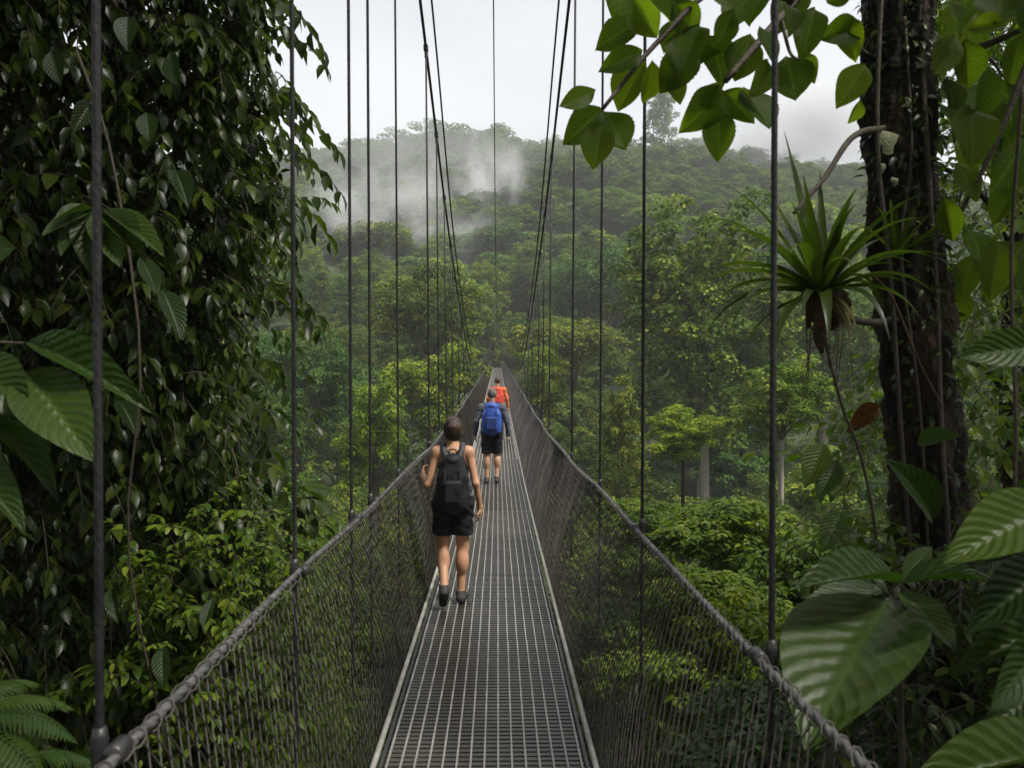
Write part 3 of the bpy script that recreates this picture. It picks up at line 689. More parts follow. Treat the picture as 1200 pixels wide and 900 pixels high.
def spray(p0, d0, length, n, L, W, droop=0.5, hang=0.5):
    """a drooping leafy twig: returns twig points and alternate leaves (base, direction, normal, length, width)"""
    p = np.array(tuple(p0), float); d = norm(np.array(tuple(d0), float)); st = length / n
    pts = [p.copy()]; out = []
    for k in range(n):
        d = norm(d + np.array([0, 0, -droop * st * 1.6])); p = p + d * st; pts.append(p.copy())
        side = norm(np.cross(d, (0, 0, 1.0)) + 1e-6) * (1 if k % 2 else -1)
        ld = norm(d * 0.55 + side * random.uniform(.6, 1.0) + np.array([0, 0, -hang * random.uniform(.3, 1.2)]) + rng.normal(0, .15, 3))
        nn = norm(np.array([0, 0, 1.0]) + rng.normal(0, .3, 3) + side * 0.2)
        s = random.uniform(.75, 1.2) * (0.8 + 0.4 * math.sin(math.pi * (k + 1) / (n + 1)))
        out.append((p.copy(), ld, nn, L * s, W * s))
    out.append((p.copy(), norm(d + (0, 0, -.3)), norm(np.array([0, 0, 1.0]) + rng.normal(0, .2, 3)), L, W))
    return pts, out

def to_block(lv, templ=T_MID):
    P, D, N = (np.array([l[k] for l in lv]) for k in range(3))
    return leaves(P, D, N, np.array([l[3] for l in lv]), np.array([l[4] for l in lv]), templ)

def foliage_tree(name, label, loc, trunk_pts, trunk_r, sprays, n_ind, mat_, leafme, twig=0.006, branches=(), tint=None, cat='tree', group=None, twigs=True):
    e = tag(empty(name, loc), label, cat, group)
    inv = Matrix.Translation(-Vector(loc))
    def P(o): o.parent = e; o.matrix_parent_inverse = inv; return o
    if trunk_pts is not None:
        P(MB().tube(smooth_path(trunk_pts, 30), np.linspace(trunk_r, trunk_r * .6, 30), 12).build('trunk', M['bark']))
    for b in branches: P(MB().tube(smooth_path(b[0], 12), np.linspace(b[1], b[1] * .4, 12), 7).build('branch', M['bark']))
    tw = MB(); lv = []; mark = []
    for (pts, out, pri) in sprays:
        if twigs: tw.tube(pts, np.linspace(twig, twig * .35, len(pts)), 4, False)
        lv += out; mark += [pri] * len(out)
    if twigs and tw.v: o = P(tw.build('twigs', M['twig'])); o['kind'] = 'stuff'
    order = sorted(range(len(lv)), key=lambda q: (-mark[q], np.linalg.norm(lv[q][0] - (0, 0, CAM_Z)) / max(lv[q][3], .02)))
    for q in order[:n_ind]:
        b, d, n, L, W = lv[q]; put_leaf(leafme, b, d, n, L, W, e, tint=tint)
    restl = [lv[q] for q in order[n_ind:]]
    if restl:
        V, T, Q, ti = to_block(restl); o = P(obj('foliage', mk_mesh('foliage', V, T, Q, True, ti), mat_)); o['kind'] = 'stuff'
        if tint: o.color = (*tint, 1)
    return e

# the vine-hung tree on the left: curtain of drooping sprays
edge_y = [-160, 0, 50, 100, 150, 250, 300, 340, 400, 450, 500, 550, 600, 650, 720, 800, 900, 1100]
edge_x = [330, 318, 322, 312, 322, 322, 312, 305, 285, 272, 272, 285, 305, 318, 300, 280, 268, 260]
def left_front(x): return 6.6 + (x + 1.75) * 0.62
sp = []
def px_of(p):
    dx, dy = p[0], p[1]; c, s = math.cos(YAW), math.sin(YAW)
    cx, cyy = c * dx - s * dy, s * dx + c * dy
    return 600 + 933 * cx / cyy, 450 - 933 * (p[2] - CAM_Z) / cyy
for k in range(6200):
    z = random.uniform(-3.8, 6.4); x = -1.5 - 4.2 * random.random() ** 1.15
    y = left_front(x) + abs(random.gauss(0, 0.55)) - 0.1
    d = np.array([0.75, -0.55, -0.15]) + rng.normal(0, .45, 3)
    ln = random.uniform(.35, .75)
    tipx, tipy = px_of(np.array([x, y, z]) + norm(d) * ln * .75 + (0, 0, -.12))
    if tipx > np.interp(tipy, edge_y, edge_x) + random.gauss(0, 7): continue
    Lf = random.choice((.10, .13, .16)); n = random.randint(8, 13)
    pts, o = spray((x, y, z), d, ln, n, Lf, Lf * random.uniform(.42, .56), 0.9, 1.0)
    sp.append((pts, o, 0))
FR = [((300, -15), (392, 40), 6.6), ((308, 30), (388, 66), 6.8), ((290, 95), (372, 125), 6.7), ((300, 118), (408, 150), 6.6), ((310, 165), (410, 205), 6.6), ((300, 200), (404, 262), 6.5),
      ((300, 232), (350, 285), 6.6), ((295, 325), (386, 362), 6.7), ((300, 350), (378, 380), 6.8), ((280, 415), (330, 440), 6.7), ((285, 470), (318, 500), 6.7),
      ((285, 535), (372, 572), 6.9), ((290, 560), (398, 600), 6.9), ((280, 590), (372, 615), 7.0), ((285, 640), (350, 640), 7.0), ((280, 0), (350, 10), 6.9)]
for (a, b, Y) in FR:
    A = at(*a, Y + .3); B = at(b[0], b[1] - 12, Y); v = B - A
    pts, o = spray(A, v + Vector((0, 0, .12)), v.length * 1.02, 10, .20, .085, 0.55, 0.75); sp.append((pts, o, 2))
tr = at(150, 450, 8.2); g = float(ground(tr.x, tr.y))
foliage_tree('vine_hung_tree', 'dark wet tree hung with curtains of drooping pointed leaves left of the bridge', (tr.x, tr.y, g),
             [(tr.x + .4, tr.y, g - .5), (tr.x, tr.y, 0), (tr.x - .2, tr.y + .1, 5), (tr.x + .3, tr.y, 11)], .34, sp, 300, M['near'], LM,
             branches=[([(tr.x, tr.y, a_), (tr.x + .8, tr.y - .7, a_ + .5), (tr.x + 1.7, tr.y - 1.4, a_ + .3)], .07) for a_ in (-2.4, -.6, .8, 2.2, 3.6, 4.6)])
# a second dark tree behind it closes the left side
sp = []
for k in range(3000):
    x = random.uniform(-9.5, -2.9); z = random.uniform(-7, 7.5); y = 9.6 + (x + 3.2) * .35 + abs(random.gauss(0, .8))
    Lf = random.uniform(.15, .24)
    pts, o = spray((x, y, z), np.array([.5, -.7, -.1]) + rng.normal(0, .45, 3), random.uniform(.6, 1.1), 9, Lf, Lf * .5, .6, .7); sp.append((pts, o, 0))
g = float(ground(-7, 10.5))
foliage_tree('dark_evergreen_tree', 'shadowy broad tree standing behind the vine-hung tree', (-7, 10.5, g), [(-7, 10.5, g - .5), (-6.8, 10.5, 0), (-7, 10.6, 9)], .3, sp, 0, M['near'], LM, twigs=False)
# brighter low tree under the left curtain, seen through the net
sp = []
for k in range(1900):
    Y = random.uniform(5.2, 9.5); p = at(random.uniform(150, 420), random.uniform(600, 960), Y)
    if p.x > BX - RH - 0.5: continue
    Lf = random.uniform(.045, .085)
    pts, o = spray(p, np.array([.4, -.5, .25]) + rng.normal(0, .5, 3), random.uniform(.3, .55), 12, Lf, Lf * .55, .8, .5); sp.append((pts, o, 0))
g = float(ground(-3, 8))
foliage_tree('small_leaved_tree', 'fresh green small-leaved tree seen through the left side net', (-3, 8, g), [(-3, 8, g - .4), (-2.9, 7.8, -3), (-2.7, 7.6, 0.4)], .1, sp, 120, M['shrub'], LS, twig=.004,
             tint=(1.45, 1.4, .85), branches=[([(-2.9, 7.8, -3 + q), (-2.3 - q * .3, 7.2, -2.2 + q), (-1.9 - q * .2, 6.7, -1.7 + q)], .03) for q in (0, 1, 2)])

# right side: backlit tree behind the mossy trunk
sp = []
for k in range(2400):
    Y = random.uniform(5.2, 9.0); p = at(random.uniform(985, 1420), random.uniform(-120, 980), Y)
    q = px_of(p)
    if q[0] < np.interp(q[1], [-100, 60, 200, 330, 430, 560, 640, 980], [1060, 1075, 1105, 1090, 1050, 965, 930, 930]): continue
    Lf = random.uniform(.07, .13)
    pts, o = spray(p, np.array([-.6, -.5, .1]) + rng.normal(0, .5, 3), random.uniform(.4, .7), 8, Lf, Lf * .55, .7, .6); sp.append((pts, o, 0))
g = float(ground(5, 7.5))
foliage_tree('backlit_leafy_tree', 'dense yellow-green leafy tree filling the bank behind the mossy trunk', (5, 7.5, g), [(5, 7.5, g - .5), (4.9, 7.5, 0), (5.1, 7.6, 6)], .16, sp, 260, M['shrub'], LS, twig=.005,
             branches=[([(5, 7.5, a_), (4.4, 7, a_ + .5), (3.7, 6.5, a_ + .7)], .04) for a_ in (-3, -1.5, 0, 1.5, 3, 4.5)], tint=(1.25, 1.2, .8))
# dark undergrowth on the near right bank
sp = []
for k in range(1100):
    Y = random.uniform(3.0, 4.8); p = at(random.uniform(985, 1330), random.uniform(640, 1020), Y)
    Lf = random.uniform(.04, .09)
    pts, o = spray(p, np.array([-.4, -.6, .2]) + rng.normal(0, .5, 3), random.uniform(.22, .4), 7, Lf, Lf * .5, .9, .6); sp.append((pts, o, 0))
g = float(ground(2.4, 4.6))
foliage_tree('climbing_plant', 'dark small-leaved creeper massed around the foot of the mossy trunk', (2.4, 4.6, g), None, 0, sp, 150, M['near'], LM, twig=.004, cat='plant',
             branches=[([(2.4 + .25 * q, 4.6, g), (2.35 + .3 * q, 4.4, -3), (2.2 + .3 * q, 4.0, .4)], .014) for q in (-1, 0, 1, 2)])

# ------------------------------------------------------------------ broad leaves
def broad_mesh(name, mt, bend=.18, fold=.10, corr=.012, pos=.42, sharp=1.0, nu=26, nv=10, ser=0.0, wave=0.0):
    u = np.linspace(0, 1, nu + 1); v = np.linspace(-1, 1, nv + 1)
    U, Vv = np.meshgrid(u, v, indexing='ij')
    e = math.log(.5) / math.log(pos); wv = np.sin(math.pi * U ** e) ** .9 * .5 * (1 + ser * np.abs(np.sin(U * 44)))
    wv = np.maximum(wv, 0.004) * np.where(U > .9, 1 - (U - .9) * 2.2 * sharp, 1)
    Z = -bend * U ** 2 + fold * np.abs(Vv) * wv * 2 + corr * np.cos(2 * math.pi * 11 * (U - .55 * np.abs(Vv) * .5)) * np.sin(np.abs(Vv) * math.pi * .9)
    Z = Z + wave * np.sin(U * 9 + Vv * 2) * np.abs(Vv)
    P = np.stack([U, Vv * wv, Z], -1)
    i = (np.arange(nu)[:, None] * (nv + 1) + np.arange(nv)[None, :]).ravel()
    me = mk_mesh(name, P, quads=np.stack([i, i + nv + 1, i + nv + 2, i + 1], -1), tint=np.zeros(P.size // 3), uv=np.stack([U, Vv * .5], -1).reshape(-1, 2))
    me.materials.append(mt); return me
BL = [broad_mesh('leaf', M['broad'], .10, .12, .012), broad_mesh('leaf', M['broad'], .24, .18, .014, wave=.01), broad_mesh('leaf', M['broad'], .02, .10, .010, pos=.5)]
BC = [broad_mesh('leaf', M['fig'], .06, .06, .0015, pos=.5, wave=.02, ser=.07), broad_mesh('leaf', M['fig'], .15, .14, .002, pos=.47, wave=.03, ser=.07), broad_mesh('leaf', M['fig'], .22, .2, .002, pos=.52, wave=.02, ser=.07), broad_mesh('leaf', M['fig'], .30, .08, .003, pos=.45, wave=.04, ser=.06)]
BD = broad_mesh('leaf', M['dead'], .5, .5, .03, wave=.09)

def pleaf(me, base, tip, Y0_, Y1_, wr, parent, nrm=(0, -.5, 1), tint=None):
    A = at(*base, Y0_); B = at(*tip, Y1_); L = (B - A).length
    return put_leaf(me, A, B - A, nrm, L, L * wr, parent, tint=tint)
def stem(parent, pts, r, name='stem', mt='twig'):
    o = MB().tube(smooth_path(pts, 14), np.linspace(r, r * .6, 14), 7).build(name, M[mt]); o.parent = parent; o.matrix_parent_inverse = Matrix.Translation(-parent.location)
    return o
def plant(name, label, loc, cat='plant', group=None): return tag(empty(name, loc), label, cat, group)

# left: large corrugated leaves close to the bridge
c = at(-6, 445, 2.3)
pL = plant('broad_leaved_plant', 'plant with large ribbed glossy leaves beside the near left cable', (c.x, c.y, float(ground(c.x, c.y))))
stem(pL, [(c.x - .3, c.y + .1, float(ground(c.x - .3, c.y))), (c.x - .2, c.y + .05, -1), c], .014)
for (b, t, ya, yb, w_, me, n_) in (((34, 402), (170, 458), 2.4, 2.3, .27, 1, (-.1, -.75, .8)), ((30, 436), (106, 532), 2.35, 2.2, .50, 0, (.4, -.9, .45)), ((-30, 420), (30, 486), 2.3, 2.25, .7, 0, (.1, -.95, .3)),
                           ((-40, 470), (74, 556), 2.35, 2.25, .3, 1, (0, -.3, 1)), ((-50, 540), (32, 602), 2.3, 2.2, .35, 1, (0, -.3, 1)), ((-40, 300), (18, 290), 2.3, 2.3, .8, 2, (.1, -1, .3)),
                           ((20, 450), (58, 512), 2.6, 2.6, .6, 0, (.3, -.6, .6))):
    pleaf(BL[me], b, t, ya, yb, w_, pL, n_)
for (b, t) in (((-30, 400), (28, 402)), ((-20, 430), (26, 432)), ((-60, 445), (-30, 410))): stem(pL, [at(*b, 2.35), at(*t, 2.38)], .005)
c = at(112, 246, 3.6)
pL2 = plant('whorled_epiphyte', 'epiphyte with a whorl of ribbed leaves clinging high in the left vine curtain', (c.x, c.y, c.z - .1))
stem(pL2, [at(110, 330, 4.4), at(112, 290, 3.9), c], .010)
for (b, t, w_, n_) in (((110, 248), (48, 276), .42, (0, -.6, .8)), ((106, 250), (70, 300), .45, (-.3, -.7, .6)), ((112, 250), (100, 312), .5, (0, -.8, .4)), ((120, 250), (168, 288), .4, (.1, -.6, .8)), ((122, 247), (194, 292), .32, (.1, -.5, 1)),
                       ((116, 250), (140, 308), .45, (.2, -.8, .5)), ((108, 245), (60, 248), .4, (0, -.4, 1))):
    pleaf(BL[random.randrange(3)], b, t, 3.6, 3.45, w_, pL2, n_)
# single climbing leaves scattered on the left curtain
cl = plant('climbing_vine', 'thin vine with scattered large heart-shaped leaves climbing the left curtain', (at(170, 450, 4.6)))
stem(cl, [at(90, 60, 5.0), at(130, 180, 4.9), at(165, 420, 4.8), at(150, 640, 4.9), at(200, 900, 5)], .010, 'vine')
for (x, y, s) in ((108, 118, 36), (172, 132, 34), (165, 300, 44), (190, 340, 54), (205, 200, 34), (60, 60, 40), (150, 20, 36), (140, 470, 34), (250, 700, 36), (190, 760, 44), (130, 690, 38), (100, 380, 34), (200, 60, 40)):
    pleaf(random.choice(BL), (x, y), (x + random.uniform(-24, 26), y + s), 5.0, 4.85, random.uniform(.36, .48), cl, (random.uniform(-.8, .8), -.8, random.uniform(.2, .9)), (.55, .62, .6))

# right: big whorled plant
c = at(1052, 690, 2.7)
pR = plant('large_leaved_plant', 'plant with a whorl of huge ribbed leaves beside the near right cable', (c.x, c.y, float(ground(c.x, c.y))))
stem(pR, [(c.x + .25, c.y + .3, float(ground(c.x + .25, c.y + .3))), (c.x + .1, c.y + .1, -1.2), c], .016)
for (b, t, ya, yb, w_, me, n_, ti) in (((1042, 702), (940, 858), 2.7, 2.25, .62, 0, (-.75, -.75, .55), None), ((1050, 682), (945, 660), 2.7, 2.5, .34, 1, (0, -.45, 1), None), ((1058, 684), (1165, 662), 2.7, 2.6, .30, 1, (0, -.4, 1), None),
                               ((1054, 694), (1124, 758), 2.7, 2.5, .60, 0, (.3, -.75, .6), (1.6, 1.5, .9)), ((1036, 690), (918, 738), 2.85, 2.7, .36, 0, (-.2, -.3, 1), (.9, 1, .9)), ((1056, 680), (1092, 640), 2.75, 2.8, .4, 2, (0, -.6, .8), None)):
    pleaf(BL[me], b, t, ya, yb, w_, pR, n_, ti)
c = at(1250, 640, 2.4)
pR2 = plant('broad_leaved_plant', 'plant with bright and dark ribbed leaves reaching in from the right bank', (c.x, c.y, float(ground(c.x, c.y))))
stem(pR2, [(c.x + .2, c.y, float(ground(c.x + .2, c.y))), (c.x + .1, c.y, -1), c, at(1240, 560, 2.4)], .014)
for (b, t, ya, yb, w_, me, n_, ti) in (((1240, 590), (1110, 652), 2.4, 2.3, .45, 0, (-.2, -.8, .7), (1.5, 1.4, .8)), ((1220, 640), (1080, 655), 2.5, 2.5, .34, 1, (0, -.5, 1), None), ((1240, 660), (1140, 728), 2.4, 2.3, .42, 1, (0, -.6, .7), (.6, .7, .8)),
                               ((1250, 730), (1120, 770), 2.5, 2.4, .3, 1, (0, -.5, 1), (.7, .8, .9)), ((1230, 740), (1170, 830), 2.45, 2.3, .5, 0, (.2, -.8, .4), (.6, .75, .7)), ((1260, 890), (1070, 885), 2.3, 2.15, .26, 1, (0, -.35, 1), None),
                               ((1245, 402), (1124, 418), 2.6, 2.6, .40, 2, (0, -.95, .35), (1.5, 1.5, .8)), ((1230, 800), (1150, 860), 2.6, 2.5, .4, 0, (0, -.7, .7), (.7, .8, .8))):
    pleaf(BL[me], b, t, ya, yb, w_, pR2, n_, ti)
stem(pR2, [at(1240, 560, 2.4), at(1250, 470, 2.5), at(1245, 402, 2.6)], .010)

# ------------------------------------------------------------------ mossy trunk with its leaves on the right
TY = 3.9
tp = [at(1128, 1400, TY + .5), at(1112, 900, TY), at(1092, 640, TY), at(1070, 380, TY), at(1056, 180, TY), at(1052, 0, TY), at(1050, -220, TY + .1), at(1060, -700, TY + .4)]
gB = float(ground(tp[0].x, tp[0].y))
tp = [Vector((tp[0].x + .3, tp[0].y + .2, gB - .4))] + tp
PP = smooth_path(tp, 420)
V, Q, T = tube(PP, np.interp(np.linspace(0, 1, 420), [0, .15, .5, .75, 1], [.26, .170, .150, .145, .14]), 44)
ang = np.arctan2(V[:, 1] - np.repeat(PP[:, 1], 44), V[:, 0] - np.repeat(PP[:, 0], 44))
dsp = 0.018 * np.sin(ang * 5 + V[:, 2] * 2.2) + 0.014 * np.sin(ang * 9 - V[:, 2] * 5.1 + 1) + 0.010 * np.sin(V[:, 2] * 13 + 3 * np.sin(ang * 2)) + .009 * np.abs(np.sin(ang * 8 + V[:, 2] * 1.3 + 2 * np.sin(V[:, 2] * 3))) + .008 * np.sin(V[:, 2] * 31 + ang * 6) * np.sin(V[:, 2] * 7 + ang * 3) + rng.normal(0, .0035, len(V))
V[:, 0] += np.cos(ang) * dsp; V[:, 1] += np.sin(ang) * dsp
MT = tag(empty('mossy_tree', (tp[0].x, tp[0].y, gB)), 'dark mossy trunk with backlit oval leaves standing right of the bridge', 'tree')
INV = Matrix.Translation(-MT.location)
def mp_(o): o.parent = MT; o.matrix_parent_inverse = INV; return o
mp_(obj('trunk', mk_mesh('trunk', V, T, Q), M['bark']))
def branch(pts, r, r2=None, name='branch'):
    return mp_(MB().tube(smooth_path(pts, 20), np.linspace(r, r2 or r * .45, 20), 8).build(name, M['twig']))
branch([at(1045, -90, TY), at(985, -60, 3.7), at(915, 20, 3.5), at(850, 95, 3.4)], .030)
branch([at(930, 0, 3.5), at(850, -20, 3.45), at(770, 50, 3.4), at(706, 128, 3.35)], .018)
branch([at(915, 20, 3.5), at(925, 60, 3.45), at(935, 70, 3.4)], .010)
branch([at(1030, 70, TY), at(1010, 60, 3.8), at(1000, 40, 3.75)], .016)
branch([at(1055, 60, TY), at(1130, 60, 3.8), at(1210, 30, 3.7)], .028)
branch([at(1130, 60, 3.8), at(1160, 70, 3.75), at(1175, 90, 3.7)], .012)
branch([at(1205, 70, 3.6), at(1170, 160, 3.6), at(1130, 240, 3.65), at(1100, 292, 3.75)], .016)
branch([at(1040, 150, TY - .1), at(1000, 160, 3.6), at(965, 210, 3.5), at(930, 250, 3.45)], .018, .008)
branch([at(1060, 372, TY - .05), at(1025, 378, 3.65), at(985, 372, 3.5)], .020, .014)
LV = [((750, 27), (689, 52), .85), ((753, 60), (698, 84), .6), ((757, 72), (716, 132), .8), ((698, 106), (653, 126), .5), ((706, 128), (658, 172), .75), ((708, 130), (736, 178), .85), ((705, 146), (694, 198), .85), ((764, 70), (758, 128), .75),
      ((770, 45), (735, -12), .8), ((784, 80), (800, 126), .7), ((843, 128), (841, 191), .72), ((846, 102), (802, 160), .8), ((848, 106), (886, 146), .7), ((872, 102), (908, 152), .85), ((922, 66), (934, 120), .9), ((920, 4), (932, 42), .9),
      ((1012, 34), (960, 42), .75), ((1014, 76), (979, 128), .7), ((1008, 116), (996, 150), .7), ((820, 30), (790, 90), .8), ((830, 40), (855, 96), .8), ((800, 20), (772, 64), .8), ((880, 40), (860, 100), .85), ((890, 30), (912, 78), .8),
      ((860, 10), (838, 60), .8), ((940, -10), (905, 40), .7), ((955, 10), (940, 62), .7), ((845, 60), (800, 78), .7), ((900, 70), (882, 118), .8), ((935, 62), (960, 100), .7), ((815, 60), (770, 110), .8), ((845, 96), (820, 132), .8), ((790, 0), (820, 48), .85), ((760, 0), (800, 30), .8),
      ((880, -5), (850, 20), .8), ((990, 20), (1002, 70), .7), ((1000, -10), (965, 5), .8),
      ((1158, 78), (1152, 146), .66), ((1120, 40), (1095, 92), .7), ((1130, 45), (1140, 110), .75), ((1180, 30), (1130, 30), .8), ((1195, 40), (1185, 110), .8), ((1170, 90), (1200, 160), .7), ((1110, 90), (1130, 140), .7), ((1185, 120), (1150, 190), .7),
      ((1100, 120), (1135, 160), .7), ((1172, 285), (1160, 358), .62), ((1190, 220), (1160, 262), .7), ((1120, 190), (1150, 240), .7), ((1110, 0), (1140, 40), .8), ((1160, -10), (1190, 30), .8), ((1200, 200), (1215, 280), .7), ((1140, 300), (1125, 350), .6), ((1105, 230), (1120, 290), .6)]
for (b, t, w_) in LV:
    Yb = 3.42 + random.uniform(-.15, .15) if b[0] < 1040 else 3.65 + random.uniform(-.2, .2)
    t = (b[0] + (t[0] - b[0]) * .9, b[1] + (t[1] - b[1]) * .9)
    pleaf(random.choice(BC), b, t, Yb, Yb + random.uniform(-.14, .08), w_ * .84, MT, (random.uniform(-.7, .7), -1, random.uniform(-.2, .8)), tint=random.choice([None, (1.2, 1.15, .9), (.85, .9, .9)]))
for (b, t, w_) in (((1092, 610), (1060, 540), .5), ((1075, 520), (1120, 505), .5)): pleaf(BL[1], b, t, 3.65, 3.5, w_, MT, (0, -.8, .5))
for k in range(46):       # leaves of the same tree higher up and along the right edge
    px, py = (random.uniform(760, 1010), random.uniform(-150, -20)) if k < 22 else (random.uniform(1115, 1290), random.uniform(-120, 330))
    Yb = random.uniform(3.4, 4.2); pleaf(random.choice(BC), (px, py), (px + random.uniform(-45, 30), py + random.uniform(35, 70)), Yb, Yb - .1, .78, MT, (random.uniform(-.5, .5), -1, random.uniform(.1, .9)))
for (px, py, s) in ((1042, 166, .045), (1034, 196, .02), (1050, 212, .018), (1070, 560, .02)):
    p = at(px, py, TY - .185); th = np.linspace(0, 2 * math.pi, 13)[:-1]; r_ = s * (1 + .2 * np.sin(th * 3) + .1 * rng.normal(size=12))
    V = np.vstack([[(p.x, p.y - .008, p.z)], np.stack([p.x + r_ * np.cos(th), np.full(12, p.y + .012), p.z + r_ * np.sin(th) * 1.2], -1)])
    mp_(MB().add(V, [(0, k + 1, (k + 1) % 12 + 1) for k in range(12)]).build('lichen_patch', M['lichen']))
for (pts, r_) in (([at(1035, -60, TY - .15), at(1028, 160, TY - .18), at(1044, 330, TY - .2), at(1060, 560, TY - .2), at(1088, 900, TY - .22)], .011), ([at(1075, -60, TY - .16), at(1084, 140, TY - .17), at(1098, 360, TY - .15), at(1104, 520, TY - .2), at(1130, 900, TY - .2)], .014),
                  ([at(1060, 20, TY - .18), at(1068, 180, TY - .17), at(1056, 300, TY - .18), at(1078, 480, TY - .19), at(1090, 700, TY - .2)], .008)):
    branch(pts, r_, r_ * .8, 'clinging_root')
lv = []
for k in range(1500):
    t = random.uniform(.16, .84); p = PP[int(t * 419)]; a = random.uniform(math.pi * .95, math.pi * 2.05)
    b = p + np.array([math.cos(a), math.sin(a), 0]) * .175; L_ = random.uniform(.02, .07)
    lv.append((b, norm(np.array([math.cos(a) * .6, math.sin(a) * .6, -.6]) + rng.normal(0, .5, 3)), norm(np.array([math.cos(a), math.sin(a), .6]) + rng.normal(0, .3, 3)), L_, L_ * .5))
Vc, Tc, Qc, ti = to_block(lv); o = mp_(obj('moss_tufts', mk_mesh('moss_tufts', Vc, Tc, Qc, True, ti), M['near'])); o['kind'] = 'stuff'
# hanging lianas
for k, (pts, r_, lab) in enumerate((([at(965, 392, 3.45), at(985, 470, 3.5), at(1010, 540, 3.55), at(1028, 640, 3.6), at(1040, 800, 3.7), at(1050, 1050, 3.8)], .007, 'thin dark liana hanging from the bromeliad down to the undergrowth'),
                       ([at(1020, 320, 3.6), at(1046, 350, 3.55), at(1075, 420, 3.6), at(1103, 475, 3.7)], .005, 'pale curved aerial root looping across the mossy trunk'),
                       ([at(1198, 100, 3.3), at(1185, 300, 3.4), at(1190, 520, 3.3), at(1180, 760, 3.3)], .008, 'dark liana hanging down along the right bank leaves'))):
    tag(MB().tube(smooth_path(pts, 40), r_, 7).build('hanging_liana', M['root'] if k == 1 else M['twig']), lab, 'liana')
o = pleaf(BD, (1030, 478), (994, 502), 3.6, 3.6, .55, MT, (.3, -.7, .6)); o['label'] = 'withered red-brown leaf'
for (x, y, s) in ((985, 600, 46), (965, 520, 50), (980, 540, 44)):
    pleaf(BL[0], (x, y), (x - 22, y + s), 3.7, 3.6, .5, MT, (-.3, -.9, .4), (1.3, 1.25, .8))

# bromeliad
bc = at(962, 345, 3.45)
BM = tag(empty('bromeliad', (bc.x, bc.y, bc.z)), 'spiky strap-leaved bromeliad perched on a branch of the mossy trunk', 'bromeliad')
def strap(az, el, L, W, droop, seg=12):
    d = np.array([math.cos(az) * math.cos(el), math.sin(az) * math.cos(el), math.sin(el)]); p = np.array([math.cos(az) * .02, math.sin(az) * .02, 0.0])
    s = norm(np.cross(d, (0, 0, 1.0))); V = []; st = L / seg
    for k in range(seg + 1):
        t = k / seg; wd = W * (1 - t ** 2.2) * (0.8 + .4 * math.sin(math.pi * min(1, t * 1.2))) + .0015
        up = norm(np.cross(s, d))
        V += [p - s * wd + up * wd * .45, p.copy(), p + s * wd + up * wd * .45]
        d = norm(d + np.array([0, 0, -droop * st * (0.5 + 2.2 * t)])); p = p + d * st
    Q = []
    for k in range(seg):
        for j in (0, 1): a_ = k * 3 + j; Q.append((a_, a_ + 1, a_ + 4, a_ + 3))
    me = mk_mesh('leaf', np.array(V), quads=Q, tint=np.full(len(V), random.random() * .9)); return me
SPEC = [(2.0, 1.35, .62, .026, .3), (1.2, 1.25, .50, .026, .4), (2.6, .95, .52, .026, 1.2), (3.1, .55, .50, .025, 2.0), (3.3, .25, .44, .025, 2.6), (2.9, .7, .46, .025, 2.2), (3.6, .4, .46, .024, 2.8), (4.1, .8, .42, .026, 2.4),
        (.3, .9, .42, .026, 1.5), (0, .55, .40, .025, 2.2), (5.9, .7, .42, .026, 1.8), (5.4, 1.0, .44, .026, 1.4), (4.7, 1.1, .40, .026, 1.6), (1.6, 1.0, .45, .026, 1.2), (.8, 1.1, .46, .026, 1.0), (3.0, -.2, .36, .022, 3), (4.4, .1, .36, .024, 3.6), (5.0, .2, .38, .024, 3.6), (3.8, -.1, .36, .023, 3.2),
        (5.6, .3, .34, .024, 3.2), (2.3, .5, .45, .025, 2), (2.8, 1.1, .5, .026, .9), (.6, .5, .4, .025, 2.2), (3.45, .85, .44, .026, 1.6), (6.1, 1.05, .40, .026, 1.0), (4.0, 1.25, .40, .026, .7), (1.8, .7, .44, .026, 1.6), (2.4, 1.2, .5, .026, .6)]
for k in range(18): SPEC.append((random.uniform(0, 6.28), random.uniform(.1, 1.2), random.uniform(.3, .44), .021, random.uniform(1.2, 2.8)))
for q in SPEC:
    o = obj('leaf', strap(q[0], q[1], q[2] * 1.28, q[3], q[4] * .8), M['brom'], BM)
rb = MB(); th = np.linspace(0, 1, 14)
for (dx, dy, ln, r_) in ((0.0, 0, .27, .042), (.065, .02, .17, .045), (-.03, .03, .16, .038), (.10, .02, .11, .03)):
    P = np.stack([dx + .012 * np.sin(th * 7 + dx * 40), dy + .01 * np.cos(th * 6), .02 - th * ln], -1)
    Vt, Qt, Tt = tube(P, r_ * np.interp(th, [0, .2, .6, 1], [.8, 1.05, .8, .12]), 12); Vt = Vt + rng.normal(0, .0045, Vt.shape); rb.add(Vt, Tt, Qt)
rb.build('root_mass', M['root'], BM)
for k in range(14):
    x, y = random.uniform(-.06, .12), random.uniform(-.03, .05); ln = random.uniform(.16, .40); s = random.uniform(-.05, .05)
    rr_ = MB().tube([(x, y, -.05), (x + s * .4, y, -.05 - ln * .5), (x + s, y, -.05 - ln)], [.003, .0025, .001], 4).build('dangling_root', M['root'], BM)
for k in range(7):
    az = random.uniform(2.5, 5.6); o = obj('withered_leaf', strap(az, -.3, random.uniform(.22, .36), .012, 4.5), M['dead'], BM)
# little strap-leaved tuft on the trunk beside it
t2 = at(1052, 300, TY - .15)
TF = tag(empty('grassy_epiphyte', t2), 'tuft of narrow strap leaves growing on the mossy trunk beside the bromeliad', 'epiphyte')
for k in range(16): obj('leaf', strap(random.uniform(3.3, 6.1), random.uniform(.4, 1.3), random.uniform(.18, .34), .010, random.uniform(1, 3)), M['brom'], TF)

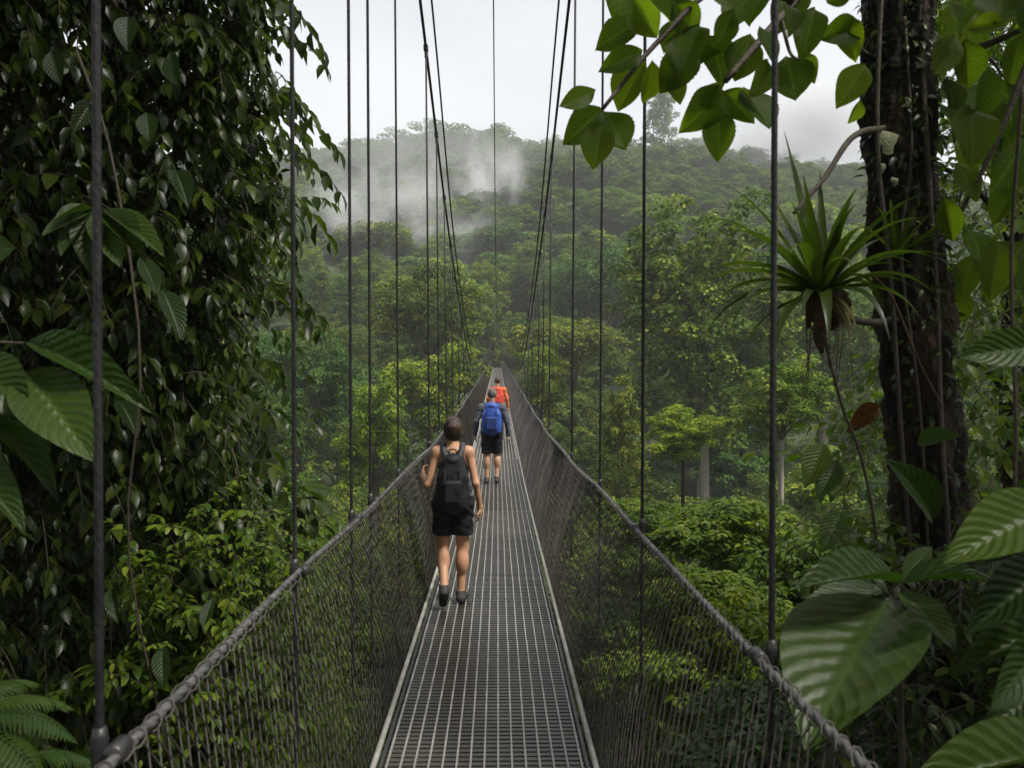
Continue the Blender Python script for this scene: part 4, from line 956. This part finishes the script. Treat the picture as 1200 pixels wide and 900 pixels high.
# ferns bottom left
def fern(loc, label, fronds, size):
    e = tag(empty('fern', loc), label, 'fern')
    for az, el, L in fronds:
        d = np.array([math.cos(az) * math.cos(el), math.sin(az) * math.cos(el), math.sin(el)]); p = np.zeros(3); n = 26; pts = [p.copy()]; lv = []
        for k in range(n):
            d = norm(d + np.array([0, 0, -1.5 / n])); p = p + d * L / n; pts.append(p.copy()); t = (k + 1) / n
            s = norm(np.cross(d, (0, 0, 1.0))); lf = size * math.sin(math.pi * min(.98, t * .82 + .16))
            for sg in (-1, 1): lv.append((p.copy(), norm(s * sg + d * .45 + (0, 0, -.15)), norm(np.cross(s, d) + rng.normal(0, .1, 3)), lf, L / n * 1.15))
        V, T, Q, ti = to_block(lv); m_ = MB(); m_.add(V, T, Q); m_.tube(pts, np.linspace(.004, .0015, len(pts)), 4, False)
        nv = m_.n; tt = np.full(nv, random.random() * .8); obj('frond', m_.mesh('frond', tint=tt), M['fern'], e)
    return e
fp = at(-60, 850, 2.2)
fern(fp, 'feathery green fern at the foot of the left vine curtain', [(.2, .5, .36), (-.25, .3, .38), (-.7, .35, .36), (.7, .6, .34), (-1.2, .5, .34), (1.3, .7, .34)], .085)
fp = at(-10, 905, 2.3)
fern(fp, 'dark fern spreading low beside the near left cable', [(.1, .25, .34), (-.4, .2, .36), (.6, .5, .32), (-.9, .3, .34)], .08)
fp = at(345, 575, 7.2)
fern(fp, 'pale tree fern arching towards the left hand cable', [(.1, .35, .6), (-.5, .3, .55), (.6, .5, .55), (-1.0, .3, .5), (1.2, .6, .5), (2.2, .6, .5)], .12)

# unseen canopy trees added round the near landing, crowns placed to shade near foliage
for (x, y, top, wd, ht, pr) in ((1.4, -0.9, 16.2, 5.4, 4.6, 5), (9.6, -1.4, 15, 6.4, 6, 0), (-7.5, 1.0, 15, 10, 8, 1), (-8, -6, 14, 11, 9, 5), (7.5, -7, 14, 11, 9, 2), (-6.5, 11, 17, 9, 8, 5), (-13, 5, 15, 10, 10, 2), (17, 14, 14, 10, 10, 0), (2.5, -14, 13, 10, 8, 1), (-4, -15, 14, 9, 8, 5)):
    add_tree(PM, pr, x, y, top, wd, ht, 'tall unseen canopy tree added over the near landing to shade the foliage', 'unseen canopy trees added for shade at the near landing', (.9, .95, .85))

# ------------------------------------------------------------------ hikers
class Sdf:
    """distance field sampled on a grid; union of ellipsoids and tapered limbs, blended smoothly"""
    def __init__(s, lo, hi, h):
        s.lo = np.array(lo, float); s.h = h; s.n = np.ceil((np.array(hi) - s.lo) / h).astype(int) + 1
        s.d = np.full(s.n, 1.0, np.float32)
    def _box(s, lo, hi, pad):
        a = np.maximum(((np.array(lo) - pad - s.lo) / s.h).astype(int), 0); b = np.minimum(((np.array(hi) + pad - s.lo) / s.h).astype(int) + 2, s.n)
        sl_ = tuple(slice(p, q) for p, q in zip(a, b)); ax = [s.lo[k] + np.arange(a[k], b[k]) * s.h for k in range(3)]
        return sl_, np.stack(np.meshgrid(*ax, indexing='ij'), -1)
    def _un(s, sl_, d, k):
        a = s.d[sl_]
        if k <= 0: s.d[sl_] = np.minimum(a, d); return
        hh = np.clip(.5 + .5 * (a - d) / k, 0, 1); s.d[sl_] = a * (1 - hh) + d * hh - k * hh * (1 - hh)
    def ell(s, c, r, k=.03, rot=None):
        m = max(r); sl_, X = s._box(np.array(c) - m, np.array(c) + m, .08); X = X - np.array(c)
        if rot is not None: X = X @ np.array(rot)
        r = np.array(r); q = np.linalg.norm(X / r, axis=-1); g_ = np.linalg.norm(X / r ** 2, axis=-1)
        s._un(sl_, q * (q - 1) / np.maximum(g_, 1e-6), k); return s
    def cap(s, a, b, ra, rb, k=.02, sq=1.0):
        a, b = np.array(a, float), np.array(b, float); m = max(ra, rb)
        sl_, X = s._box(np.minimum(a, b) - m, np.maximum(a, b) + m, .06); ab = b - a
        t = np.clip(((X - a) @ ab) / (ab @ ab), 0, 1); P = X - (a + t[..., None] * ab)
        if sq != 1.0: P = P * (1, sq, 1)
        s._un(sl_, np.linalg.norm(P, axis=-1) - (ra + (rb - ra) * t), k); return s
    def rbox(s, c, hx, r, k=.02, rot=None):
        m = float(np.linalg.norm(hx)) + r; sl_, X = s._box(np.array(c) - m, np.array(c) + m, .04); X = X - np.array(c)
        if rot is not None: X = X @ np.array(rot)
        q = np.abs(X) - np.array(hx); s._un(sl_, np.linalg.norm(np.maximum(q, 0), axis=-1) + np.minimum(q.max(-1), 0) - r, k); return s
    def cut(s, fn):
        ax = [s.lo[k] + np.arange(s.n[k]) * s.h for k in range(3)]; X = np.stack(np.meshgrid(*ax, indexing='ij'), -1); s.d = np.maximum(s.d, fn(X).astype(np.float32)); return s
    def mesh(s, name, mt, fold=0.0, strands=None):
        d = np.pad(s.d, 1, constant_values=1.0); ins = d < 0; n = np.array(d.shape)
        c = np.zeros(n - 1, int)
        for a in (0, 1):
            for b in (0, 1):
                for e in (0, 1): c += ins[a:n[0] - 1 + a, b:n[1] - 1 + b, e:n[2] - 1 + e]
        act = (c > 0) & (c < 8); ids = -np.ones(act.shape, int); I = np.argwhere(act); ids[act] = np.arange(len(I))
        acc = np.zeros((len(I), 3)); w_ = np.zeros(len(I))
        cor = [(a, b, e) for a in (0, 1) for b in (0, 1) for e in (0, 1)]
        for p in cor:
            for ax in range(3):
                if p[ax]: continue
                q = list(p); q[ax] = 1
                d0 = d[I[:, 0] + p[0], I[:, 1] + p[1], I[:, 2] + p[2]]; d1 = d[I[:, 0] + q[0], I[:, 1] + q[1], I[:, 2] + q[2]]
                m = (d0 < 0) != (d1 < 0); t = np.where(m, d0 / np.where(d0 == d1, 1, d0 - d1), 0)
                pos_ = np.array(p, float)[None] + np.eye(3)[ax][None] * t[:, None]; acc += pos_ * m[:, None]; w_ += m
        V = (I - 1 + acc / w_[:, None]) * s.h + s.lo
        if fold:                   # cloth creases run round the body, pulled at waist and hip
            n_ = V * (1, 1, 0); n_ = n_ / np.maximum(np.linalg.norm(n_, axis=1, keepdims=True), .03); a_ = np.arctan2(V[:, 1], V[:, 0])
            f_ = np.sin(V[:, 2] * 62 + 3.0 * np.sin(a_ * 2.0 + V[:, 2] * 9) + a_ * 2) * np.sin(a_ * 3.1 + V[:, 2] * 17 + 1) + .7 * np.sin(V[:, 2] * 31 - a_ * 5 + 2)
            V = V + n_ * (f_ * fold)[:, None]
        if strands is not None:    # combed towards the knot
            q_ = V - np.array(strands); b_ = np.arctan2(q_[:, 2], q_[:, 0]); V = V + norm(V - V.mean(0)) * (.0028 * np.sin(b_ * 34 + 2 * np.sin(V[:, 1] * 60)) + .002 * np.sin(b_ * 61 + V[:, 1] * 90))[:, None]
        F = []
        for ax in range(3):
            o1, o2 = [(1, 2), (2, 0), (0, 1)][ax]
            sl0 = [slice(1, -1)] * 3; sl0[ax] = slice(0, -1); sl1 = list(sl0); sl1[ax] = slice(1, None)
            a_, b_ = ins[tuple(sl0)], ins[tuple(sl1)]; E = np.argwhere(a_ != b_)
            if len(E) == 0: continue
            base = E + 1; base[:, ax] -= 1; fl = a_[tuple(E.T)]
            def cell(k1, k2):
                q = base.copy(); q[:, o1] -= k1; q[:, o2] -= k2; return ids[tuple(q.T)]
            Qd = np.stack([cell(1, 1), cell(0, 1), cell(0, 0), cell(1, 0)], -1); Qd[~fl] = Qd[~fl][:, ::-1]; F.append(Qd)
        me = mk_mesh(name, V, quads=np.concatenate(F)); me.materials.append(mt); return me

def hiker(loc, rz, J, mats, label, top, shorts_hem, hair, long_sleeve=False, h=.0065, fem=True, rad=1.0, scale=1.0):
    """J: joints of the pose. One continuous body; clothes, hair and shoes are worn over it"""
    e = tag(empty('person', loc, rz), label, 'person'); e.scale = (scale,) * 3
    lo, hi = (-.46, -.45, -.03), (.46, .45, 1.80)
    hz = J['head']
    sh = .138 if fem else .19; am = .94 if fem else 1.0
    def legs(S, g=0.0, hem=None):
        for q in ('L', 'R'):
            hp_, kn, an = J['hip' + q], J['knee' + q], J['ank' + q]
            hp_, kn, an = map(np.array, (hp_, kn, an))
            S.cap(hp_, kn, .088 * rad + g, .056 * rad + g, .03)
            if hem is None:
                S.cap(kn, an, .050 * rad, .034 * rad, .02); cf = kn * .70 + an * .30 + np.array((0, -.022, 0)); S.ell(cf, (.058 * rad, .060 * rad, .115), .03)
    def torso(S, g=0.0):
        S.ell((0, .0, 1.245), ((.124 if fem else .150 * rad + .022) + g, .092 + g, .20 + g), .05)
        S.ell((0, .005, 1.06), ((.108 if fem else .145 * rad) + g, .084 + g, .17 + g), .06)
        S.ell((0, -.008, .92), ((.158 if fem else .155 * rad) + g, .112 + g, .13 + g), .05)
        S.cap((-sh + .03, 0, 1.375), (sh - .03, 0, 1.375), .045 + g, .045 + g, .05)
    def arms(S, g=0.0, end=1.0):
        for q in ('L', 'R'):
            s_, el, wr_ = (np.array(J[k + q]) for k in ('sh', 'elb', 'wri'))
            S.ell(s_, (.052 * am + g, .054 * am + g, .058 * am + g), .04); S.cap(s_, el, .043 * am * rad + g, .034 * am * rad + g, .03)
            S.cap(el, el + (wr_ - el) * end, .035 * am * rad + g, (.025 * am + g) * rad, .02)
    S = Sdf(lo, hi, h); torso(S); legs(S); arms(S)
    S.cap((0, -.005, 1.38), (0, .012, hz[2] - .07), .054, .050, .04)
    S.ell(hz, (.076, .094, .112), .02); S.ell((hz[0], hz[1] + .055, hz[2] - .06), (.050, .045, .055), .03)
    S.ell((hz[0], hz[1] + .098, hz[2] - .02), (.012, .018, .022), .01)
    for sx in (-1, 1):
        S.ell((hz[0] + sx * .077, hz[1] - .005, hz[2] - .012), (.010, .022, .032), .006)
        S.ell((hz[0] + sx * .030, hz[1] + .088, hz[2] + .008), (.014, .010, .009), .004)
    S.ell((hz[0], hz[1] + .092, hz[2] - .062), (.024, .010, .009), .005)
    for q in ('L', 'R'):           # feet inside the shoes
        S.cap(J['ank' + q], J['toe' + q], .036, .030, .02)
        el, wr_ = np.array(J['elb' + q]), np.array(J['wri' + q]); hd = norm(np.array(J['hand' + q])); pn = norm(np.array(J['palm' + q])); ac = norm(np.cross(hd, pn))
        pc = wr_ + hd * .050; Rm = np.stack([ac, pn, hd], -1)
        S.cap(wr_, wr_ + hd * .03, .026, .026, .015); S.ell(pc, (.040, .018, .050), .012, Rm)
        for f, (off, ln) in enumerate(((-.030, .060), (-.010, .072), (.010, .068), (.029, .052))):
            b0 = wr_ + hd * .088 + ac * off; b1 = norm(hd + pn * J['curl' + q] * .6); b2 = norm(hd * .4 + pn * J['curl' + q])
            S.cap(b0, b0 + b1 * ln * .5, .0090, .0085, .004); S.cap(b0 + b1 * ln * .5, b0 + b1 * ln * .5 + b2 * ln * .5, .0085, .0070, .002)
        tsd = J.get('thumb' + q, -1); t0 = wr_ + hd * .035 + ac * .030 * tsd; t1 = t0 + norm(hd * .7 + ac * tsd * .8 + pn * .5) * .035; S.cap(t0, t1, .012, .010, .008); S.cap(t1, t1 + norm(hd + pn * .6) * .028, .010, .008, .003)
    obj('body', S.mesh('body', mats['skin']), None, e)
    # top
    S = Sdf(lo, hi, h); torso(S, .011)
    if long_sleeve:
        arms(S, .012, .96); S.cap((0, -.005, 1.38), (0, .005, 1.43), .062, .060, .03); S.cut(lambda X: np.maximum(X[..., 2] - 1.455, .84 - X[..., 2]))
    else:                          # sleeveless: open at the shoulders and upper back
        S.cut(lambda X: np.maximum.reduce([X[..., 2] - 1.47, .86 - X[..., 2], np.where(X[..., 2] > 1.24, np.abs(X[..., 0]) - np.interp(X[..., 2], [1.24, 1.32, 1.42], [.14, .095, .09]), -1),
                                            np.where((X[..., 2] > 1.33), np.interp(X[..., 2], [1.33, 1.40, 1.45], [.0, .055, .06]) - np.abs(X[..., 0]), -1)]))
    obj('shirt', S.mesh('shirt', mats['top'], fold=.0045), None, e)
    S = Sdf(lo, hi, h); S.ell((0, -.008, .92), (.178 * rad, .128, .145), .05); S.ell((-.075, -.05, .90), (.085, .075, .09), .04); S.ell((.075, -.05, .90), (.085, .075, .09), .04); legs(S, .020, True)
    for q in ('L', 'R'):
        kn, hp_ = np.array(J['knee' + q]), np.array(J['hip' + q]); S.cap(hp_ * .55 + kn * .45, kn, .088 * rad, .082 * rad, .03)
        if shorts_hem < .2: S.cap(kn, np.array(J['ank' + q]), .078, .062, .02)
    S.cut(lambda X: np.maximum(X[..., 2] - 1.03, shorts_hem - X[..., 2]))
    obj('shorts' if shorts_hem > .2 else 'trousers', S.mesh('shorts', mats['shorts'], fold=.0045), None, e)
    # hair
    S = Sdf((-.15, -.2, 1.3), (.15, .2, 1.85), .005)
    c = np.array(hz)
    if hair == 'bun':
        S.ell(c + (0, -.014, .014), (.086, .096, .112), .01); S.ell(c + (0, -.035, -.045), (.066, .062, .062), .03); S.ell(c + (0, -.118, .020), (.050, .042, .052), .004); S.ell(c + (.006, -.135, .035), (.032, .028, .034), .008)
        S.cut(lambda X: np.maximum(X[..., 1] - c[1] - .062 - (X[..., 2] - c[2]) * .35, (c[2] - .095) - X[..., 2]))
    else:
        S.ell(c + (0, -.012, .018), (.083, .096, .108), .01); S.cut(lambda X: np.maximum(X[..., 1] - c[1] - .05 - (X[..., 2] - c[2]) * .4, (c[2] - .045) - X[..., 2]))
    obj('hair', S.mesh('hair', mats['hair'], strands=(hz[0], hz[1] - .1, hz[2] - .02)), None, e)
    # shoes
    for q in ('L', 'R'):
        an, to = np.array(J['ank' + q]), np.array(J['toe' + q]); fd = norm((to - an) * (1, 1, 1)); hl = np.array(J['heel' + q])
        S = Sdf(np.minimum(np.minimum(an, to), hl) - .09, np.maximum(np.maximum(an, to), hl) + .10, .005)
        S.cap(hl, to, .040, .038, .02); S.cap(an + (0, 0, .015), hl * .6 + to * .4, .047, .040, .025); S.cap(an + (0, 0, .03), hl, .046, .040, .02)
        nrm_ = norm(np.cross(norm(to - hl), (1, 0, 0))); nrm_ = nrm_ * (1 if nrm_[2] > 0 else -1)
        S.cut(lambda X: np.maximum(X[..., 2] - an[2] - .022, -((X - hl) @ nrm_) - .028))
        sho = obj('shoe', S.mesh('shoe', mats['shoe']), None, e)
        S = Sdf(np.minimum(hl, to) - .09, np.maximum(hl, to) + .10, .005); S.cap(hl, to, .045, .043, .02)
        S.cut(lambda X: np.maximum(((X - hl) @ nrm_) + .020, -((X - hl) @ nrm_) - .034)); obj('sole', S.mesh('sole', M['sole']), None, sho)
    return e

def backpack(loc, rz, mats, label, zc, hw, hh, dep, yback, sh, pocket=True, scale=1.0):
    e = tag(empty('backpack', (loc[0], loc[1], loc[2]), rz), label, 'backpack'); e.scale = (scale,) * 3
    yc_ = yback - dep
    S = Sdf((-.3, yc_ - dep - .12, zc - hh - .12), (.3, yback + .08, zc + hh + .14), .0065)
    S.ell((0, yc_, zc - .02), (hw * 1.0, dep * 1.05, hh * 1.02), .0); S.rbox((0, yc_, zc - .06), (hw - .055, dep - .05, hh - .13), .055, .05); S.rbox((0, yc_ + .01, zc + hh - .08), (hw * .62 - .04, dep - .055, .03), .052, .06); S.ell((0, yc_ - .02, zc - hh * .5), (hw * .98, dep * 1.0, hh * .42), .05)
    obj('pack_body', S.mesh('pack_body', mats['main']), None, e)
    S = Sdf((-.3, yc_ - dep - .15, zc - hh - .1), (.3, yback, zc + hh), .0065); S.rbox((0, yc_ - dep - .004, zc - hh * .26), (hw * .62 - .03, .012, hh * .42 - .03), .034, 0); obj('front_pocket', S.mesh('front_pocket', mats['pocket']), None, e)
    S = Sdf((-.3, yc_ - dep - .15, zc - hh - .1), (.3, yback, zc + hh + .16), .0065); S.ell((0, yc_ - .005, zc + hh - .035), (hw * .72, dep * .98, .062), 0); obj('lid', S.mesh('lid', mats['main']), None, e)
    for s_ in (-1, 1):
        S = Sdf((-.3, yc_ - .1, zc - hh - .1), (.3, yback + .1, zc + hh), .0065); S.ell((s_ * hw * .98, yc_, zc - hh * .45), (.026, dep * .7, hh * .34), .01); obj('side_pocket', S.mesh('side_pocket', mats['pocket']), None, e)
        P = smooth_path([(s_ * .055, yback - .03, zc + hh - .03), (s_ * .085, yback + .03, 1.415), (s_ * (sh - .065), .02, 1.445), (s_ * (sh - .06), .10, 1.36), (s_ * (sh - .05), .125, 1.22), (s_ * (sh - .01), .06, 1.06), (s_ * .15, yback - .03, .98)], 26)
        V, Q, T = tube(P, .011, 8)
        V[:, 0] = np.repeat(P[:, 0], 8) + (V[:, 0] - np.repeat(P[:, 0], 8)) * 2.6
        obj('shoulder_strap', mk_mesh('shoulder_strap', V, T, Q), mats['strap'], e)
        m_ = MB().box((s_ * hw * .50, yc_ - dep - .012, zc + .05), (.007, .012, hh * .36)); m_.box((s_ * hw * .50, yc_ - dep - .020, zc + .02), (.013, .008, .018)); obj('compression_strap', m_.mesh('compression_strap', False), mats['strap'], e)
    P = [(-.03, yback - .06, zc + hh + .02), (-.025, yback - .06, zc + hh + .055), (.025, yback - .06, zc + hh + .055), (.03, yback - .06, zc + hh + .02)]
    MB().tube(smooth_path(P, 12), .007, 6).build('haul_loop', mats['strap'], e)
    return e

def pose(fem, head, kneeL, ankL, toeL, heelL, kneeR, ankR, toeR, heelR, elbL, wriL, elbR, wriR, handL, handR, palmL, palmR, curlL=.6, curlR=.6):
    sh = .146 if fem else .195
    return dict(head=head, hipL=(-.082, 0, .90), hipR=(.082, 0, .90), kneeL=kneeL, ankL=ankL, toeL=toeL, heelL=heelL, kneeR=kneeR, ankR=ankR, toeR=toeR, heelR=heelR,
                shL=(-sh, 0, 1.365), shR=(sh, 0, 1.365), elbL=elbL, wriL=wriL, elbR=elbR, wriR=wriR, handL=handL, handR=handR, palmL=palmL, palmR=palmR, curlL=curlL, curlR=curlR, thumbL=1, thumbR=-1)

# woman in black, near
J = pose(True, (0, .035, 1.565), (-.095, .07, .49), (-.072, -.20, .20), (-.085, -.125, .045), (-.072, -.245, .160), (.088, .075, .49), (.070, .07, .080), (.115, .215, .036), (.070, .025, .038),
         (-.225, -.03, 1.075), (-.275, .14, 1.125), (.205, -.045, 1.09), (.245, .035, .865), (-.1, .75, .6), (.02, .25, -1), (.9, .1, 0), (-.9, .15, 0), .9, .55)
Yw = 7.0; pw = (float(at(531, 450, Yw).x), Yw, float(zd(Yw)) + .002)
hiker(pw, R(2), J, dict(skin=M['skin'], top=M['black'], shorts=M['black'], hair=M['hair'], shoe=M['shoe']), 'hiker in black tank top and shorts, hair in a bun, walking with left hand raised', None, .615, 'bun', rad=1.02, scale=.97)
backpack(pw, R(2), dict(main=M['pack'], pocket=M['pack'], strap=M['strap']), 'black daypack worn by the hiker with the hair bun', 1.10, .132, .245, .085, -.080, .142, scale=.97)
# man with blue pack
J = pose(False, (0, .04, 1.60), (-.10, .03, .50), (-.09, -.02, .085), (-.11, .13, .040), (-.09, -.055, .042), (.10, .08, .50), (.085, .0, .10), (.10, .15, .040), (.085, -.04, .045),
         (-.275, -.03, 1.11), (-.305, .03, .87), (.275, -.03, 1.11), (.305, .02, .86), (.02, .2, -1), (-.02, .2, -1), (.9, .1, 0), (-.9, .1, 0), .6, .6)
Ym = 14.7; pm_ = (float(at(576.5, 450, Ym).x), Ym, float(zd(Ym)) + .002)
hiker(pm_, R(-1), J, dict(skin=M['skin2'], top=M['grey_shirt'], shorts=M['black'], hair=M['hairg'], shoe=M['shoe']), 'grey-haired hiker in slate long-sleeved shirt and black shorts walking mid bridge', None, .53, 'short', True, fem=False, rad=1.08, scale=1.02)
backpack(pm_, R(-1), dict(main=M['blue'], pocket=M['darkblue'], strap=M['darkblue']), 'bright blue backpack worn by the grey-haired hiker', 1.16, .165, .275, .10, -.09, .19, scale=1.02)
# hiker in orange, farthest
J = pose(False, (0, .04, 1.60), (-.10, .10, .50), (-.09, .16, .085), (-.10, .31, .040), (-.09, .12, .042), (.10, .02, .50), (.085, -.16, .12), (.10, -.02, .045), (.085, -.20, .085),
         (-.27, -.05, 1.12), (-.25, .14, .98), (.27, -.03, 1.11), (.30, .03, .87), (.1, .8, -.4), (-.02, .2, -1), (.9, .1, 0), (-.9, .1, 0), .6, .6)
Yo = 22.5; po = (float(at(583, 450, Yo).x), Yo, float(zd(Yo)) + .002)
hiker(po, R(1), J, dict(skin=M['skin2'], top=M['orange'], shorts=M['black'], hair=M['hair'], shoe=M['shoe']), 'hiker in orange shirt and black trousers, walking ahead of the others', None, .10, 'short', True, h=.008, fem=False, rad=1.05)
backpack(po, R(1), dict(main=M['redpack'], pocket=M['redpack'], strap=M['redpack']), 'red backpack worn by the hiker in orange', 1.17, .155, .24, .09, -.09, .19)

# ------------------------------------------------------------------ mist rising from the valley
def mist_mat(name, dens, scale, thr, soft=.2):
    m = bpy.data.materials.new(name); m.use_nodes = True; n = m.node_tree; n.nodes.remove(n.nodes['Principled BSDF'])
    N = n.nodes; K = n.links.new; o = N['Material Output']
    tcx = N.new('ShaderNodeTexCoord'); z = N.new('ShaderNodeTexNoise'); z.inputs['Scale'].default_value = scale; z.inputs['Detail'].default_value = 6; z.inputs['Roughness'].default_value = .6
    mpn = N.new('ShaderNodeMapping'); mpn.inputs['Scale'].default_value = (1, 1, .55); mpn.inputs['Rotation'].default_value = (0, .5, 0)
    K(tcx.outputs['Object'], mpn.inputs[0]); K(mpn.outputs[0], z.inputs['Vector'])
    ln = N.new('ShaderNodeVectorMath'); ln.operation = 'LENGTH'; K(tcx.outputs['Object'], ln.inputs[0])
    fo = N.new('ShaderNodeMapRange'); K(ln.outputs['Value'], fo.inputs[0]); fo.inputs[1].default_value = 0.98; fo.inputs[2].default_value = 0.25; fo.inputs[3].default_value = 0; fo.inputs[4].default_value = 1; fo.interpolation_type = 'SMOOTHSTEP'
    nf = N.new('ShaderNodeMapRange'); K(z.outputs['Fac'], nf.inputs[0]); nf.inputs[1].default_value = thr; nf.inputs[2].default_value = thr + soft
    mu = N.new('ShaderNodeMath'); mu.operation = 'MULTIPLY'; K(fo.outputs[0], mu.inputs[0]); K(nf.outputs[0], mu.inputs[1])
    md = N.new('ShaderNodeMath'); md.operation = 'MULTIPLY'; K(mu.outputs[0], md.inputs[0]); md.inputs[1].default_value = dens
    v = N.new('ShaderNodeVolumePrincipled'); v.inputs['Color'].default_value = (.97, .975, .985, 1); K(md.outputs[0], v.inputs['Density']); K(v.outputs[0], o.inputs['Volume'])
    return m
def ball(n=20, k=12):
    V = [(0, 0, 1)]; Q = []; T = []
    for a in range(1, k):
        for b in range(n): V.append((math.sin(math.pi * a / k) * math.cos(2 * math.pi * b / n), math.sin(math.pi * a / k) * math.sin(2 * math.pi * b / n), math.cos(math.pi * a / k)))
    V.append((0, 0, -1))
    for b in range(n): T.append((0, 1 + b, 1 + (b + 1) % n)); T.append((len(V) - 1, 1 + (k - 2) * n + (b + 1) % n, 1 + (k - 2) * n + b))
    for a in range(k - 2):
        for b in range(n): i0 = 1 + a * n; Q.append((i0 + b, i0 + n + b, i0 + n + (b + 1) % n, i0 + (b + 1) % n))
    return mk_mesh('mist', V, T, Q)
for (px, py, Y, rx, ry, rz_, dn, sc_, thr, lab) in ((405, 288, 175, 42, 24, 22, .20, 3.0, .49, 'broad bank of white mist drifting in front of the left hillside'),
                                       (560, 255, 205, 24, 16, 25, .24, 3.0, .48, 'plume of white mist rising against the hillside behind the bridge cables'),
                                       (470, 215, 240, 80, 22, 34, .022, 2.2, .36, 'thin veil of mist spread along the upper hillside'),
                                       (950, 150, 290, 60, 22, 24, .12, 2.2, .38, 'low cloud hanging over the right shoulder of the ridge')):
    b = ball(); o = obj('mist', b, mist_mat('mist', dn, sc_, thr)); p = at(px, py, Y); o.location = p; o.scale = (rx, ry, rz_); tag(o, lab, 'mist', None, 'stuff')

# ------------------------------------------------------------------ haze: one even volume round the whole scene
hm = bpy.data.materials.new('haze'); hm.use_nodes = True; n = hm.node_tree; n.nodes.remove(n.nodes['Principled BSDF'])
v = n.nodes.new('ShaderNodeVolumePrincipled'); v.inputs['Color'].default_value = (.95, .965, .98, 1); v.inputs['Density'].default_value = 0.00055
n.links.new(v.outputs[0], n.nodes['Material Output'].inputs['Volume'])
lo_z = float(GZ.min()) - 1.0
hb = MB().box((0, 325, (lo_z + 150) / 2), (640, 500, (150 - lo_z) / 2)).build('haze', hm, None, False)
tag(hb, 'thin pale haze filling the whole valley', 'haze', None, 'stuff')
